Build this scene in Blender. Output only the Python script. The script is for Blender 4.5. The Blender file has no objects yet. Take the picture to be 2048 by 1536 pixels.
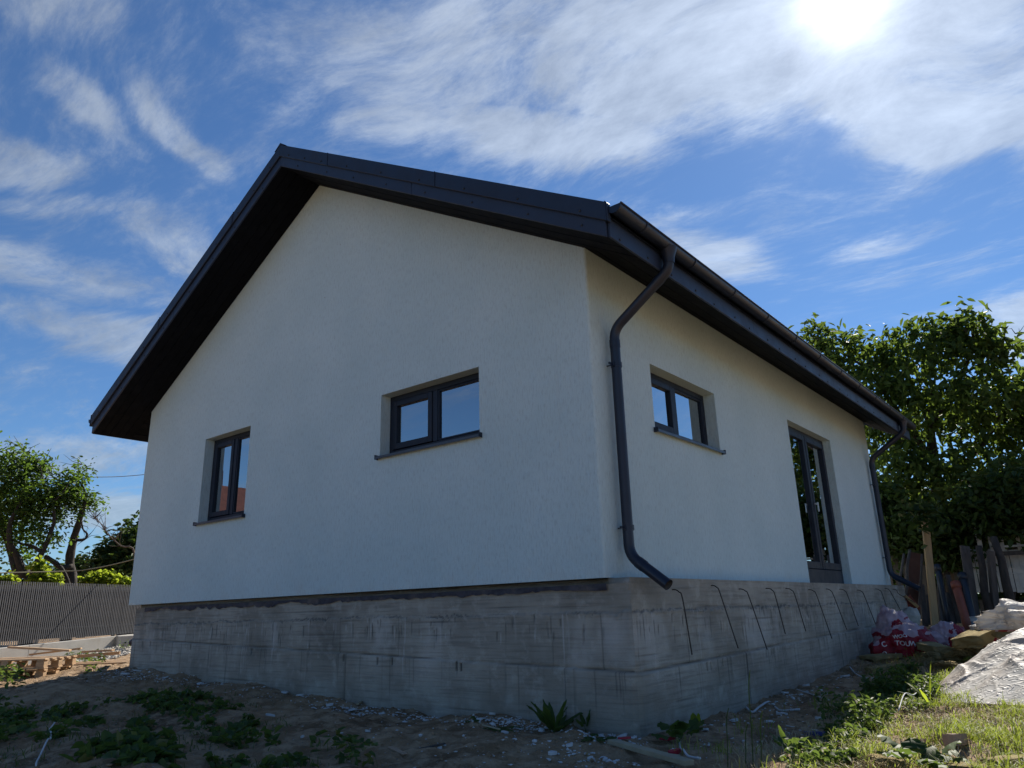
import bpy, bmesh, math, random
import numpy as np
from mathutils import Vector, Matrix
from mathutils.bvhtree import BVHTree

random.seed(7)
RNG = np.random.default_rng(11)
scene = bpy.context.scene
COL = scene.collection

# ------------------------------------------------------------------ camera
CAM = np.array([3.3174, -5.2858, 0.9126])
FPX = 1475.7                                   # focal length in pixels of a 2048 px wide frame
RIGHT = np.array([0.77499425, 0.63135759, -0.02777594])
UP = np.array([0.20617752, -0.21104828, 0.95548388])
FWD = np.array([-0.59738994, 0.74622129, 0.29373295])
cd = bpy.data.cameras.new('camera')
cam = bpy.data.objects.new('camera', cd)
COL.objects.link(cam)
cd.sensor_width = 36.0
cd.lens = FPX / 2048 * 36.0
cd.clip_start = 0.05
cd.clip_end = 3000
m = Matrix((tuple(RIGHT), tuple(UP), tuple(-FWD))).transposed().to_4x4()
m.translation = Vector(CAM)
cam.matrix_world = m
scene.camera = cam

def P(px, py, t):
    """point at distance t metres along the photograph pixel (2048 x 1536)"""
    d = RIGHT * (px - 1024) / FPX - UP * (py - 768) / FPX + FWD
    return CAM + d / np.linalg.norm(d) * t

# ------------------------------------------------------------------ sun, sky
SUN_EL, SUN_AZ = math.radians(39.8), math.radians(-8.7)
SUN = Vector((math.sin(SUN_AZ) * math.cos(SUN_EL), math.cos(SUN_AZ) * math.cos(SUN_EL), math.sin(SUN_EL)))
sl = bpy.data.lights.new('sun', 'SUN')
sl.energy = 5.0
sl.angle = math.radians(0.6)
sl.color = (1.0, 0.93, 0.82)
so = bpy.data.objects.new('sun', sl)
COL.objects.link(so)
so.rotation_euler = (-SUN).to_track_quat('-Z', 'Y').to_euler()
so.location = (0, 0, 30)

scene.view_settings.view_transform = 'Standard'
scene.view_settings.look = 'None'
scene.view_settings.gamma = 1.0
scene.view_settings.use_curve_mapping = False
scene.view_settings.exposure = 0.62


class NT:
    """tiny helper around a node tree"""
    def __init__(s, tree):
        s.t = tree; s.n = tree.nodes; s.l = tree.links
    def new(s, kind, **kw):
        n = s.n.new(kind)
        for k, v in kw.items(): setattr(n, k, v)
        return n
    def put(s, sock, v):
        if v is None: return
        if isinstance(v, bpy.types.NodeSocket): s.l.new(v, sock)
        else:
            if isinstance(v, (tuple, list)) and len(v) == 3 and sock.type == 'RGBA': v = (*v, 1)
            sock.default_value = v
    def math(s, op, a, b=None, c=None, clamp=False):
        n = s.new('ShaderNodeMath', operation=op, use_clamp=clamp)
        s.put(n.inputs[0], a); s.put(n.inputs[1], b); s.put(n.inputs[2], c)
        return n.outputs[0]
    def vmath(s, op, a, b=None):
        n = s.new('ShaderNodeVectorMath', operation=op)
        s.put(n.inputs[0], a); s.put(n.inputs[1], b)
        return n.outputs['Value'] if op in ('DOT_PRODUCT', 'LENGTH') else n.outputs[0]
    def noise(s, vec, scale=5, detail=4, rough=0.55, dist=0.0, col=False):
        n = s.new('ShaderNodeTexNoise')
        s.put(n.inputs['Vector'], vec); s.put(n.inputs['Scale'], scale); s.put(n.inputs['Detail'], detail)
        s.put(n.inputs['Roughness'], rough); s.put(n.inputs['Distortion'], dist)
        return n.outputs['Color' if col else 0]
    def voronoi(s, vec, scale=5, out='Distance', feature='F1'):
        n = s.new('ShaderNodeTexVoronoi', feature=feature)
        s.put(n.inputs['Vector'], vec); s.put(n.inputs['Scale'], scale)
        return n.outputs[out]
    def mapping(s, vec, loc=(0, 0, 0), rot=(0, 0, 0), scale=(1, 1, 1), kind='POINT'):
        n = s.new('ShaderNodeMapping', vector_type=kind)
        s.put(n.inputs['Vector'], vec); n.inputs['Location'].default_value = loc
        n.inputs['Rotation'].default_value = rot; n.inputs['Scale'].default_value = scale
        return n.outputs[0]
    def mix(s, fac, a, b, blend='MIX'):
        n = s.new('ShaderNodeMix', data_type='RGBA', blend_type=blend)
        s.put(n.inputs['Factor'], fac); s.put(n.inputs[6], a); s.put(n.inputs[7], b)
        return n.outputs[2]
    def smooth(s, v, lo, hi, a=0.0, b=1.0):
        n = s.new('ShaderNodeMapRange', interpolation_type='SMOOTHSTEP')
        s.put(n.inputs[0], v); s.put(n.inputs[1], lo); s.put(n.inputs[2], hi); s.put(n.inputs[3], a); s.put(n.inputs[4], b)
        return n.outputs[0]
    def lin(s, v, lo, hi, a=0.0, b=1.0):
        n = s.new('ShaderNodeMapRange')
        s.put(n.inputs[0], v); s.put(n.inputs[1], lo); s.put(n.inputs[2], hi); s.put(n.inputs[3], a); s.put(n.inputs[4], b)
        return n.outputs[0]
    def xyz(s, vec):
        n = s.new('ShaderNodeSeparateXYZ'); s.put(n.inputs[0], vec)
        return n.outputs[0], n.outputs[1], n.outputs[2]
    def comb(s, x, y, z):
        n = s.new('ShaderNodeCombineXYZ'); s.put(n.inputs[0], x); s.put(n.inputs[1], y); s.put(n.inputs[2], z)
        return n.outputs[0]
    def coord(s, out='Object'):
        return s.new('ShaderNodeTexCoord').outputs[out]
    def bump(s, h, strength=0.3, dist=0.01, normal=None):
        n = s.new('ShaderNodeBump')
        s.put(n.inputs['Strength'], strength); s.put(n.inputs['Distance'], dist); s.put(n.inputs['Height'], h)
        if normal is not None: s.put(n.inputs['Normal'], normal)
        return n.outputs[0]


world = bpy.data.worlds.new('World')
scene.world = world
world.use_nodes = True
w = NT(world.node_tree)
bg = world.node_tree.nodes['Background']
sky = w.new('ShaderNodeTexSky', sky_type='NISHITA')
sky.sun_disc = False
sky.sun_elevation = SUN_EL
sky.sun_rotation = SUN_AZ
sky.altitude = 300
sky.air_density = 1.0
sky.dust_density = 0.08
sky.ozone_density = 3.0
dirv = w.vmath('NORMALIZE', w.coord('Generated'))
dx, dy, dz = w.xyz(dirv)
dzc = w.math('ADD', w.math('MAXIMUM', dz, 0.0), 0.15)
uv = w.comb(w.math('DIVIDE', dx, dzc), w.math('DIVIDE', dy, dzc), 0.0)     # a flat, high cloud layer seen from below
warp = w.noise(uv, 1.5, 2, 0.45, col=True)
uvw = w.vmath('ADD', uv, w.vmath('MULTIPLY', w.vmath('SUBTRACT', warp, (0.5, 0.5, 0.5)), (0.42, 0.42, 0.0)))
def blob(cx, cy, rx, ry, ang):
    v = w.mapping(uvw, (cx, cy, 0), (0, 0, math.radians(ang)), (rx, ry, 1), 'TEXTURE')
    g = w.new('ShaderNodeTexGradient', gradient_type='SPHERICAL')
    w.put(g.inputs[0], v)
    return w.smooth(g.outputs['Fac'], 0.0, 0.75)
def uvp(px, py):
    d = P(px, py, 1.0) - CAM
    return d[:2] / (max(d[2], 0) + .15)
def streak(px0, py0, px1, py1, wid, k=1.0):
    """an elongated patch of cloud between two directions of the photograph"""
    a, b = uvp(px0, py0), uvp(px1, py1); c_ = (a + b) / 2; d_ = b - a; L_ = np.linalg.norm(d_)
    mx, my = (px0 + px1) / 2, (py0 + py1) / 2; ln = math.hypot(px1 - px0, py1 - py0) + 1e-6
    nx_, ny_ = -(py1 - py0) / ln, (px1 - px0) / ln
    ry = np.linalg.norm(uvp(mx + nx_ * wid, my + ny_ * wid) - c_)
    return w.math('MULTIPLY', blob(float(c_[0]), float(c_[1]), float(L_ * .62 + ry * .5), float(ry * 1.25), math.degrees(math.atan2(d_[1], d_[0]))), k)
big = streak(780, 120, 2250, 60, 215, 1.5)
parts_ = [streak(740, 230, 1300, 320, 85, 1.3), streak(1450, 200, 2300, 255, 80, 1.5), streak(2000, 60, 2700, 140, 170, 1.1), streak(120, 110, 260, 240, 45, .85), streak(340, 160, 450, 350, 50, .95), streak(-120, 260, 120, 330, 60, .9), streak(280, 400, 420, 600, 70, .8), streak(-150, 520, 260, 600, 60, .9),  # third streak: unseen cloud added past the right edge to brighten the long wall
          streak(60, 640, 330, 710, 45, .9), streak(1320, 470, 1560, 560, 45, 1.1), streak(1650, 500, 1860, 420, 34, .85), streak(-100, 930, 330, 900, 40, .9), streak(60, 1010, 330, 1040, 40, .95), streak(1980, 650, 2250, 680, 55, 1.3), streak(-60, -40, 300, 40, 70, .6), streak(0, 400, 240, 430, 34, .6)]
tot = big
for q_ in parts_: tot = w.math('MAXIMUM', tot, q_)
big = tot
# wind-drawn wisps: noise drawn out along the wind
wis = w.mapping(uvw, (0, 0, 0), (0, 0, math.radians(-52)), (1.1, 2.4, 1))
n_w = w.noise(wis, 2.3, 9, 0.64, 0.12)
n_f = w.noise(w.mapping(uvw, (3, 1, 0), (0, 0, math.radians(-20)), (1.5, 2.8, 1)), 3.6, 8, 0.68, 0.15)
n_c = w.noise(uv, 0.9, 2, 0.5)
n_g = w.noise(w.mapping(uvw, (1, 5, 0), (0, 0, math.radians(-38)), (2.0, 6.0, 1)), 6.0, 8, 0.74, 0.15)
veil = w.math('ADD', w.math('ADD', w.math('MULTIPLY', n_w, 0.52), w.math('MULTIPLY', n_f, 0.42)), w.math('MULTIPLY', w.math('SUBTRACT', n_g, .4), 0.26))
low = w.smooth(dz, 0.0, 0.30, 0.10, 0.0)
dens = w.math('ADD', veil, w.math('ADD', w.math('MULTIPLY', big, 0.235), w.math('ADD', w.math('MULTIPLY', w.math('SUBTRACT', n_c, 0.5), 0.25), low)))
alpha = w.math('POWER', w.smooth(dens, 0.44, 0.80), 1.35)
sund = w.math('MAXIMUM', w.vmath('DOT_PRODUCT', dirv, tuple(SUN)), 0.0)
fwd1 = w.math('ADD', w.math('MULTIPLY', w.math('POWER', sund, 1.6), 4.6), w.math('MULTIPLY', w.math('POWER', sund, 8.0), 0.6))
fwd2 = w.math('MULTIPLY', w.math('POWER', sund, 60.0), 2.0)
fwd3 = w.math('MULTIPLY', w.math('POWER', sund, 1300.0), 13.0)
lum = w.math('ADD', w.math('ADD', 4.0, fwd1), w.math('ADD', fwd2, fwd3))      # thin ice cloud scatters forward
shade = w.lin(w.noise(w.mapping(uvw, (0, 0, 0), (0, 0, math.radians(-35)), (1, 1.8, 1)), 5.0, 8, 0.66, 0.1), 0.32, 0.68, 0.66, 1.10)
lum = w.math('MULTIPLY', lum, shade)
ccol = w.vmath('MULTIPLY', w.comb(lum, lum, lum), (0.86, 0.955, 1.07))
skyc = w.vmath('MULTIPLY', sky.outputs[0], (0.81, 1.11, 1.40))
halo = w.math('ADD', w.math('MULTIPLY', w.math('POWER', sund, 160.0), 2.6), w.math('MULTIPLY', w.math('POWER', sund, 1300.0), 13.0))
halo = w.math('ADD', halo, w.math('MULTIPLY', w.math('POWER', sund, 12.0), 0.15))
skyc = w.vmath('ADD', skyc, w.comb(halo, halo, halo))
ccol = w.vmath('ADD', w.vmath('MULTIPLY', skyc, (.42, .40, .38)), w.vmath('MULTIPLY', ccol, (.86, .86, .86)))
w.put(bg.inputs['Color'], w.mix(w.math('MULTIPLY', alpha, 0.92), skyc, ccol))
bg.inputs['Strength'].default_value = 0.05
world.cycles.sampling_method = 'MANUAL'
world.cycles.sample_map_resolution = 512
scene.cycles.max_bounces = 7
scene.cycles.diffuse_bounces = 3
scene.cycles.glossy_bounces = 3
scene.cycles.transmission_bounces = 4
scene.cycles.transparent_max_bounces = 8
scene.cycles.caustics_reflective = False
scene.cycles.caustics_refractive = False

# ------------------------------------------------------------------ numpy noise
def _h(ix, iy, iz, seed):
    h = (ix.astype(np.int64) * 374761393 + iy.astype(np.int64) * 668265263 + iz.astype(np.int64) * 2147483647 + seed * 974634777) & 0xffffffff
    h = ((h ^ (h >> 13)) * 1274126177) & 0xffffffff
    h = ((h ^ (h >> 16)) * 2246822519) & 0xffffffff
    return ((h ^ (h >> 15)) & 0xffff) / 65535.0
def vnoise(x, y, z=None, seed=0):
    x = np.asarray(x, float); y = np.asarray(y, float)
    z = np.zeros_like(x) if z is None else np.asarray(z, float)
    x, y, z = np.broadcast_arrays(x, y, z)
    ix, iy, iz = np.floor(x), np.floor(y), np.floor(z)
    fx, fy, fz = x - ix, y - iy, z - iz
    fx, fy, fz = [f * f * (3 - 2 * f) for f in (fx, fy, fz)]
    r = 0
    for a in (0, 1):
        for b in (0, 1):
            for c in (0, 1):
                wgt = (fx if a else 1 - fx) * (fy if b else 1 - fy) * (fz if c else 1 - fz)
                r = r + wgt * _h(ix + a, iy + b, iz + c, seed)
    return r * 2 - 1
def fbm(x, y, z=None, o=4, seed=0, gain=0.5):
    r, a = 0, 1.0
    for i in range(o):
        k = 2.03 ** i
        r = r + a * vnoise(np.asarray(x) * k, np.asarray(y) * k, None if z is None else np.asarray(z) * k, seed + i)
        a *= gain
    return r
def ridged(x, y, z=None, o=4, seed=0):
    r, a = 0, 1.0
    for i in range(o):
        k = 1.9 ** i
        r = r + a * (1 - np.abs(vnoise(np.asarray(x) * k, np.asarray(y) * k, None if z is None else np.asarray(z) * k, seed + i)) * 2)
        a *= 0.5
    return r

def creases(x, y, z=None, wdt=.10, seed=0):
    """thin sharp lines where a noise field crosses zero"""
    return np.exp(-(np.abs(vnoise(x, y, z, seed)) / wdt) ** 1.2)

# ------------------------------------------------------------------ objects
def wloc(o):
    v = Vector((0, 0, 0))
    while o is not None:
        v = v + o.location; o = o.parent
    return v
def tag(o, label=None, cat=None, group=None, kind=None):
    if label: o['label'] = label
    if cat: o['category'] = cat
    if group: o['group'] = group
    if kind: o['kind'] = kind
    elif cat: o['kind'] = 'thing'
    return o
def thing(name, loc, label, cat, group=None):
    o = bpy.data.objects.new(name, None)
    o.empty_display_size = 0.2
    COL.objects.link(o)
    o.location = Vector([float(v) for v in loc])
    return tag(o, label, cat, group)
def np_obj(name, V, F, mat, parent=None, smooth=False, loc=None):
    """mesh from vertices in world coordinates; origin at parent's origin (or at loc)"""
    V = np.asarray(V, float)
    base = Vector(loc) if loc is not None else (wloc(parent) if parent is not None else Vector((0, 0, 0)))
    me = bpy.data.meshes.new(name)
    Vl = V - np.array(base)
    if isinstance(F, np.ndarray):
        k = F.shape[1]
        me.vertices.add(len(Vl)); me.vertices.foreach_set('co', Vl.ravel())
        me.loops.add(F.size); me.loops.foreach_set('vertex_index', F.astype(np.int32).ravel())
        me.polygons.add(len(F)); me.polygons.foreach_set('loop_start', np.arange(0, F.size, k, dtype=np.int32))
        me.update(calc_edges=True)
    else:
        me.from_pydata(Vl.tolist(), [], F)
        me.update()
    if smooth: me.polygons.foreach_set('use_smooth', [True] * len(me.polygons))
    if mat is not None: me.materials.append(mat)
    o = bpy.data.objects.new(name, me)
    COL.objects.link(o)
    if parent is not None:
        o.parent = parent
        if loc is not None: o.location = base - wloc(parent)
    else:
        o.location = base
    return o
def link_copy(o, parent=None, loc=None, rot=None):
    c = o.copy(); COL.objects.link(c)
    c.parent = parent
    if loc is not None: c.location = Vector(loc) - (wloc(parent) if parent is not None else Vector((0, 0, 0)))
    if rot is not None: c.rotation_euler = rot
    return c
def copy_tree(o, parent=None, loc=None, rot=None):
    c = o.copy(); COL.objects.link(c); c.parent = parent
    if loc is not None: c.location = loc
    if rot is not None: c.rotation_euler = rot
    for ch in o.children: copy_tree(ch, c)
    return c

class MB:
    def __init__(s): s.v = []; s.f = []
    def add(s, V, F):
        k = len(s.v)
        s.v.extend([tuple(map(float, p)) for p in V]); s.f.extend([tuple(i + k for i in f) for f in F])
        return s
    def box(s, lo, hi):
        (a, b, c), (d, e, f) = lo, hi
        a, d = min(a, d), max(a, d); b, e = min(b, e), max(b, e); c, f = min(c, f), max(c, f)
        return s.add([(a, b, c), (d, b, c), (d, e, c), (a, e, c), (a, b, f), (d, b, f), (d, e, f), (a, e, f)],
                     [(3, 2, 1, 0), (4, 5, 6, 7), (0, 1, 5, 4), (1, 2, 6, 5), (2, 3, 7, 6), (3, 0, 4, 7)])
    def bar(s, p, q, wx, wz, side=None, bev=0.0):
        """a beam from p to q: wx across (along side), wz the other way"""
        p, q = Vector(p), Vector(q); d = (q - p).normalized()
        u = Vector(side) if side is not None else Vector((0, 0, 1)).cross(d)
        if u.length < 1e-4: u = Vector((1, 0, 0))
        u = (u - d * u.dot(d)).normalized(); n = d.cross(u)
        V = []
        for c in (p, q):
            for a, b in ((-1, -1), (1, -1), (1, 1), (-1, 1)):
                V.append(c + u * a * wx / 2 + n * b * wz / 2)
        return s.add(V, [(3, 2, 1, 0), (4, 5, 6, 7), (0, 1, 5, 4), (1, 2, 6, 5), (2, 3, 7, 6), (3, 0, 4, 7)])
    def prism(s, poly, vec):
        n = len(poly); vec = Vector(vec)
        V = [Vector(p) for p in poly] + [Vector(p) + vec for p in poly]
        return s.add(V, [tuple(range(n))[::-1], tuple(range(n, 2 * n))] + [(i, (i + 1) % n, n + (i + 1) % n, n + i) for i in range(n)])
    def tube(s, path, rad, n=10, cap=True, open_end=False):
        path = [Vector(p) for p in path]
        if not hasattr(rad, '__len__'): rad = [rad] * len(path)
        k = len(s.v); prev = None
        for i, p in enumerate(path):
            d = (path[min(i + 1, len(path) - 1)] - path[max(i - 1, 0)]).normalized()
            u = prev if prev is not None else (Vector((0, 0, 1)).cross(d) if abs(d.z) < 0.95 else Vector((1, 0, 0)))
            u = (u - d * u.dot(d)).normalized(); prev = u; v = d.cross(u)
            for j in range(n):
                a = 2 * math.pi * j / n
                s.v.append(tuple(p + (u * math.cos(a) + v * math.sin(a)) * rad[i]))
        for i in range(len(path) - 1):
            for j in range(n):
                a = k + i * n + j; b = k + i * n + (j + 1) % n
                s.f.append((a, b, b + n, a + n))
        if cap:
            s.f.append(tuple(range(k, k + n))[::-1])
            if not open_end: s.f.append(tuple(range(k + (len(path) - 1) * n, k + len(path) * n)))
        return s
    def build(s, name, mat, parent=None, smooth=False, loc=None, bevel=0.0):
        o = np_obj(name, np.array(s.v), s.f, mat, parent, smooth, loc)
        bm = bmesh.new(); bm.from_mesh(o.data)
        bmesh.ops.recalc_face_normals(bm, faces=bm.faces)
        if bevel > 0:
            bmesh.ops.bevel(bm, geom=list(bm.edges), offset=bevel, segments=1, affect='EDGES', clamp_overlap=True)
        bm.to_mesh(o.data); bm.free()
        return o

def smooth_path(pts, n=4):
    """Catmull-Rom through the points"""
    pts = [np.array(p, float) for p in pts]
    if len(pts) < 3: return pts
    e = [2 * pts[0] - pts[1]] + pts + [2 * pts[-1] - pts[-2]]
    out = []
    for i in range(1, len(e) - 2):
        for k in range(n):
            t = k / n
            out.append(0.5 * (2 * e[i] + (e[i + 1] - e[i - 1]) * t + (2 * e[i - 1] - 5 * e[i] + 4 * e[i + 1] - e[i + 2]) * t * t
                              + (3 * e[i] - e[i - 1] - 3 * e[i + 1] + e[i + 2]) * t ** 3))
    out.append(pts[-1])
    return out
def round_path(pts, r, n=5):
    """polyline with rounded corners"""
    pts = [Vector(p) for p in pts]; out = [pts[0]]
    for i in range(1, len(pts) - 1):
        a, b, c = pts[i - 1], pts[i], pts[i + 1]
        u, v = (a - b), (c - b); rr = min(r, u.length * .45, v.length * .45)
        p, q = b + u.normalized() * rr, b + v.normalized() * rr
        for k in range(n + 1):
            t = k / n
            out.append(p * (1 - t) ** 2 + b * 2 * t * (1 - t) + q * t * t)
    return out + [pts[-1]]

# ------------------------------------------------------------------ materials
def new_mat(name):
    m = bpy.data.materials.new(name); m.use_nodes = True
    n = NT(m.node_tree)
    return m, n, n.n['Principled BSDF']
def mat(name, col, rough=0.6, var=0.15, scale=6, bump=0.0, bscale=60, stretch=(1, 1, 1), metal=0.0, spec=0.5, dirt=None, dscale=2.0, rnd=0.0, bdist=0.004):
    m, n, p = new_mat(name)
    c = n.coord('Object')
    cs = n.mapping(c, scale=stretch)
    a = tuple(x * (1 - var) for x in col); b = tuple(min(1, x * (1 + var)) for x in col)
    col_s = n.mix(n.lin(n.noise(cs, scale, 6, 0.6), 0.3, 0.7), a, b)
    if dirt: col_s = n.mix(n.smooth(n.noise(c, dscale, 6, 0.65), 0.48, 0.75, 0, 0.8), col_s, dirt)
    if rnd:
        r = n.new('ShaderNodeObjectInfo').outputs['Random']
        f = n.lin(r, 0, 1, 1 - rnd, 1 + rnd)
        col_s = n.vmath('MULTIPLY', col_s, n.comb(f, f, f))
    n.put(p.inputs['Base Color'], col_s)
    n.put(p.inputs['Roughness'], n.lin(n.noise(c, scale * 1.7, 4), 0.3, 0.7, max(0.02, rough - 0.08), min(1, rough + 0.08)))
    p.inputs['Metallic'].default_value = metal
    p.inputs['Specular IOR Level'].default_value = spec
    if bump: n.put(p.inputs['Normal'], n.bump(n.noise(cs, bscale, 5, 0.6), bump, bdist))
    return m
def leaf_mat(name, dark, light, trans, tmix=0.45, dry=None):
    m, n, p = new_mat(name)
    g = n.new('ShaderNodeNewGeometry')
    r = g.outputs['Random Per Island']
    big_n = n.noise(n.coord('Object'), 0.9, 2)
    f = n.math('ADD', n.math('MULTIPLY', r, 0.7), n.math('MULTIPLY', n.lin(big_n, 0.3, 0.7), 0.3))
    c = n.mix(f, dark, light)
    if dry: c = n.mix(n.smooth(n.math('FRACT', n.math('MULTIPLY', r, 7.3)), 0.86, 0.98), c, dry)
    n.put(p.inputs['Base Color'], c)
    p.inputs['Roughness'].default_value = 0.58
    p.inputs['Specular IOR Level'].default_value = 0.25
    tr = n.new('ShaderNodeBsdfTranslucent')
    n.put(tr.inputs['Color'], n.mix(f, tuple(x * 0.6 for x in trans), trans))
    ms = n.new('ShaderNodeMixShader'); ms.inputs[0].default_value = tmix
    n.l.new(p.outputs[0], ms.inputs[1]); n.l.new(tr.outputs[0], ms.inputs[2])
    n.l.new(ms.outputs[0], n.n['Material Output'].inputs['Surface'])
    return m
# ------------------------------------------------------------------ ground
ctrl = np.array([
 (.19, .05, -.03), (.19, 1.1, -.03), (.19, 2.3, -.03), (.19, 3.6, .03), (.19, 5.6, .13), (.19, 6.3, .18), (.19, 9.3, .33),
 (-1.2, .05, .05), (-2.1, .05, .0), (-3.2, .05, .05), (-4.9, .05, .16), (-6.2, .05, .18), (-8.03, .05, .29), (-8.2, 4, .4), (-8.2, 9, .5),
 (-14.85, .54, .06), (-16.2, 3.76, .37), (-17.4, 6.7, .5), (-13.3, -3.2, -.1), (-11.7, 0, .12), (-12.5, 3, .3), (-20, -4, 0), (-22, 6, .4),
 (.4, 9.9, .40), (3, 10, .4), (6, 10, .4), (0, 14, .5), (4, 16, .6), (-4, 14, .5),
 (0, -1.5, 0), (1.5, -.7, 0), (2.6, 0, 0), (-1.3, -2.3, .02), (-2.8, -3.2, .03), (-5, -1.6, .08), (-8, -2.2, .02), (3.3, -5.3, -.25), (6, 0, 0), (2, 3, .02), (3, 5.5, .15), (-6, -6, -.2), (8, 5, .15), (0, -6, -.25)])
def _tps(r2): return np.where(r2 > 0, 0.5 * r2 * np.log(np.maximum(r2, 1e-12)), 0)
_n = len(ctrl)
_d2 = ((ctrl[:, None, :2] - ctrl[None, :, :2]) ** 2).sum(2)
_A = np.zeros((_n + 3, _n + 3)); _A[:_n, :_n] = _tps(_d2) + np.eye(_n) * 0.6
_A[:_n, _n] = 1; _A[:_n, _n + 1:] = ctrl[:, :2]; _A[_n:, :_n] = _A[:_n, _n:].T
_sol = np.linalg.solve(_A, np.concatenate([ctrl[:, 2], [0, 0, 0]]))
def ground_base(x, y):
    x = np.asarray(x, float); y = np.asarray(y, float); shp = x.shape
    xf, yf = x.ravel(), y.ravel()
    z = _sol[_n] + _sol[_n + 1] * xf + _sol[_n + 2] * yf
    for i in range(_n): z = z + _sol[i] * _tps((xf - ctrl[i, 0]) ** 2 + (yf - ctrl[i, 1]) ** 2)
    r = np.hypot(xf + 4, yf - 3)
    k = np.clip((r - 18) / 12, 0, 1); k = k * k * (3 - 2 * k)
    z = np.clip(z, -0.6, 0.9) * (1 - k) + 0.25 * k
    # heaps of dug soil left of the house
    for mx, my, sx, sy, h in ((-3.1, -2.75, .8, .42, .13), (-1.9, -3.05, .55, .3, .07), (-5.6, -1.35, 1.3, .4, .06), (-7.6, -1.5, 1.2, .5, .05), (-2.4, -1.0, .5, .3, .035), (-1.2, -1.1, .6, .3, .03), (-.35, -.9, .5, .25, .03)):
        z = z + h * np.exp(-((xf - mx) / sx) ** 2 - ((yf - my) / sy) ** 2)
    return z.reshape(shp)
def ground_z(x, y):
    z = ground_base(x, y)
    z = z + 0.030 * fbm(np.asarray(x) * 1.7, np.asarray(y) * 1.7, o=3, seed=3) + 0.026 * fbm(np.asarray(x) * 7, np.asarray(y) * 7, o=3, seed=9, gain=.65)
    return z
def gz(x, y): return float(ground_z(np.array([x]), np.array([y]))[0])
def on_ground(px, py):
    """where the photograph pixel meets the ground"""
    t0, t1 = 3.0, 60.0
    prev = 3.0
    for t in np.arange(3.0, 60, 0.05):
        p = P(px, py, t)
        if p[2] < float(ground_base(np.array([p[0]]), np.array([p[1]]))[0]): return p
    return P(px, py, 30)

m_soil, n, p = new_mat('soil')
c = n.coord('Object')
big_n = n.noise(c, 0.7, 5, 0.6); mid_n = n.noise(c, 6, 6, 0.65); fine = n.noise(c, 55, 5, 0.7)
sc = n.mix(n.lin(big_n, .35, .65), (.165, .105, .060), (.37, .25, .145))
sc = n.mix(n.smooth(mid_n, .42, .64), sc, (.45, .325, .21))
sc = n.mix(n.smooth(fine, .56, .72, 0, .7), sc, (.44, .36, .27))
peb = n.voronoi(c, 34, 'Distance'); pcol = n.voronoi(c, 34, 'Color')
pm = n.math('MULTIPLY', n.smooth(peb, .16, .28, 1, 0), n.smooth(n.xyz(pcol)[0], .72, .8))
sc = n.mix(pm, sc, n.mix(n.xyz(pcol)[1], (.20, .18, .16), (.48, .46, .43)))
n.put(p.inputs['Base Color'], sc); p.inputs['Roughness'].default_value = .92; p.inputs['Specular IOR Level'].default_value = .2
hgt = n.math('ADD', n.math('MULTIPLY', mid_n, .7), n.math('ADD', n.math('MULTIPLY', fine, .35), n.math('MULTIPLY', pm, .3)))
n.put(p.inputs['Normal'], n.bump(hgt, 1.0, .06))

def axis(lo, hi, a, b, fine_step):
    """fine between a and b, growing outside"""
    mid = list(np.arange(a, b + 1e-6, fine_step)); s = fine_step; x = a; left = []
    while x > lo: s *= 1.25; x -= s; left.append(x)
    s = fine_step; x = mid[-1]; right = []
    while x < hi: s *= 1.25; x += s; right.append(x)
    return np.array(left[::-1] + mid + right)
ax, ay = axis(-900, 900, -17, 4.2, .055), axis(-900, 900, -4.2, 11.5, .055)
GX, GY = np.meshgrid(ax, ay)
GZ = ground_z(GX, GY)
nx, ny = len(ax), len(ay)
idx = np.arange(nx * ny).reshape(ny, nx)
GF = np.stack([idx[:-1, :-1], idx[:-1, 1:], idx[1:, 1:], idx[1:, :-1]], -1).reshape(-1, 4)
inside = (GX > -7.6) & (GX < -.4) & (GY > .7) & (GY < 8.8)                  # no soil inside the footing
keep = ~inside.ravel()[GF].all(1)
g = np_obj('ground', np.stack([GX, GY, GZ], -1).reshape(-1, 3), GF[keep], m_soil, smooth=True)
tag(g, 'bare brown dug-over soil around the new house', kind='structure')

# ------------------------------------------------------------------ house
ZB = 1.15
W, L, H, HR = 8.342, 9.384, 2.97, 5.379
OV, BV = 0.60, 0.604
TAN = (HR - H) / (W / 2)
house = thing('house', (-W / 2, L / 2, 0.2), 'new white rendered gabled house with dark roof on a raw concrete footing', 'house')

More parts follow.
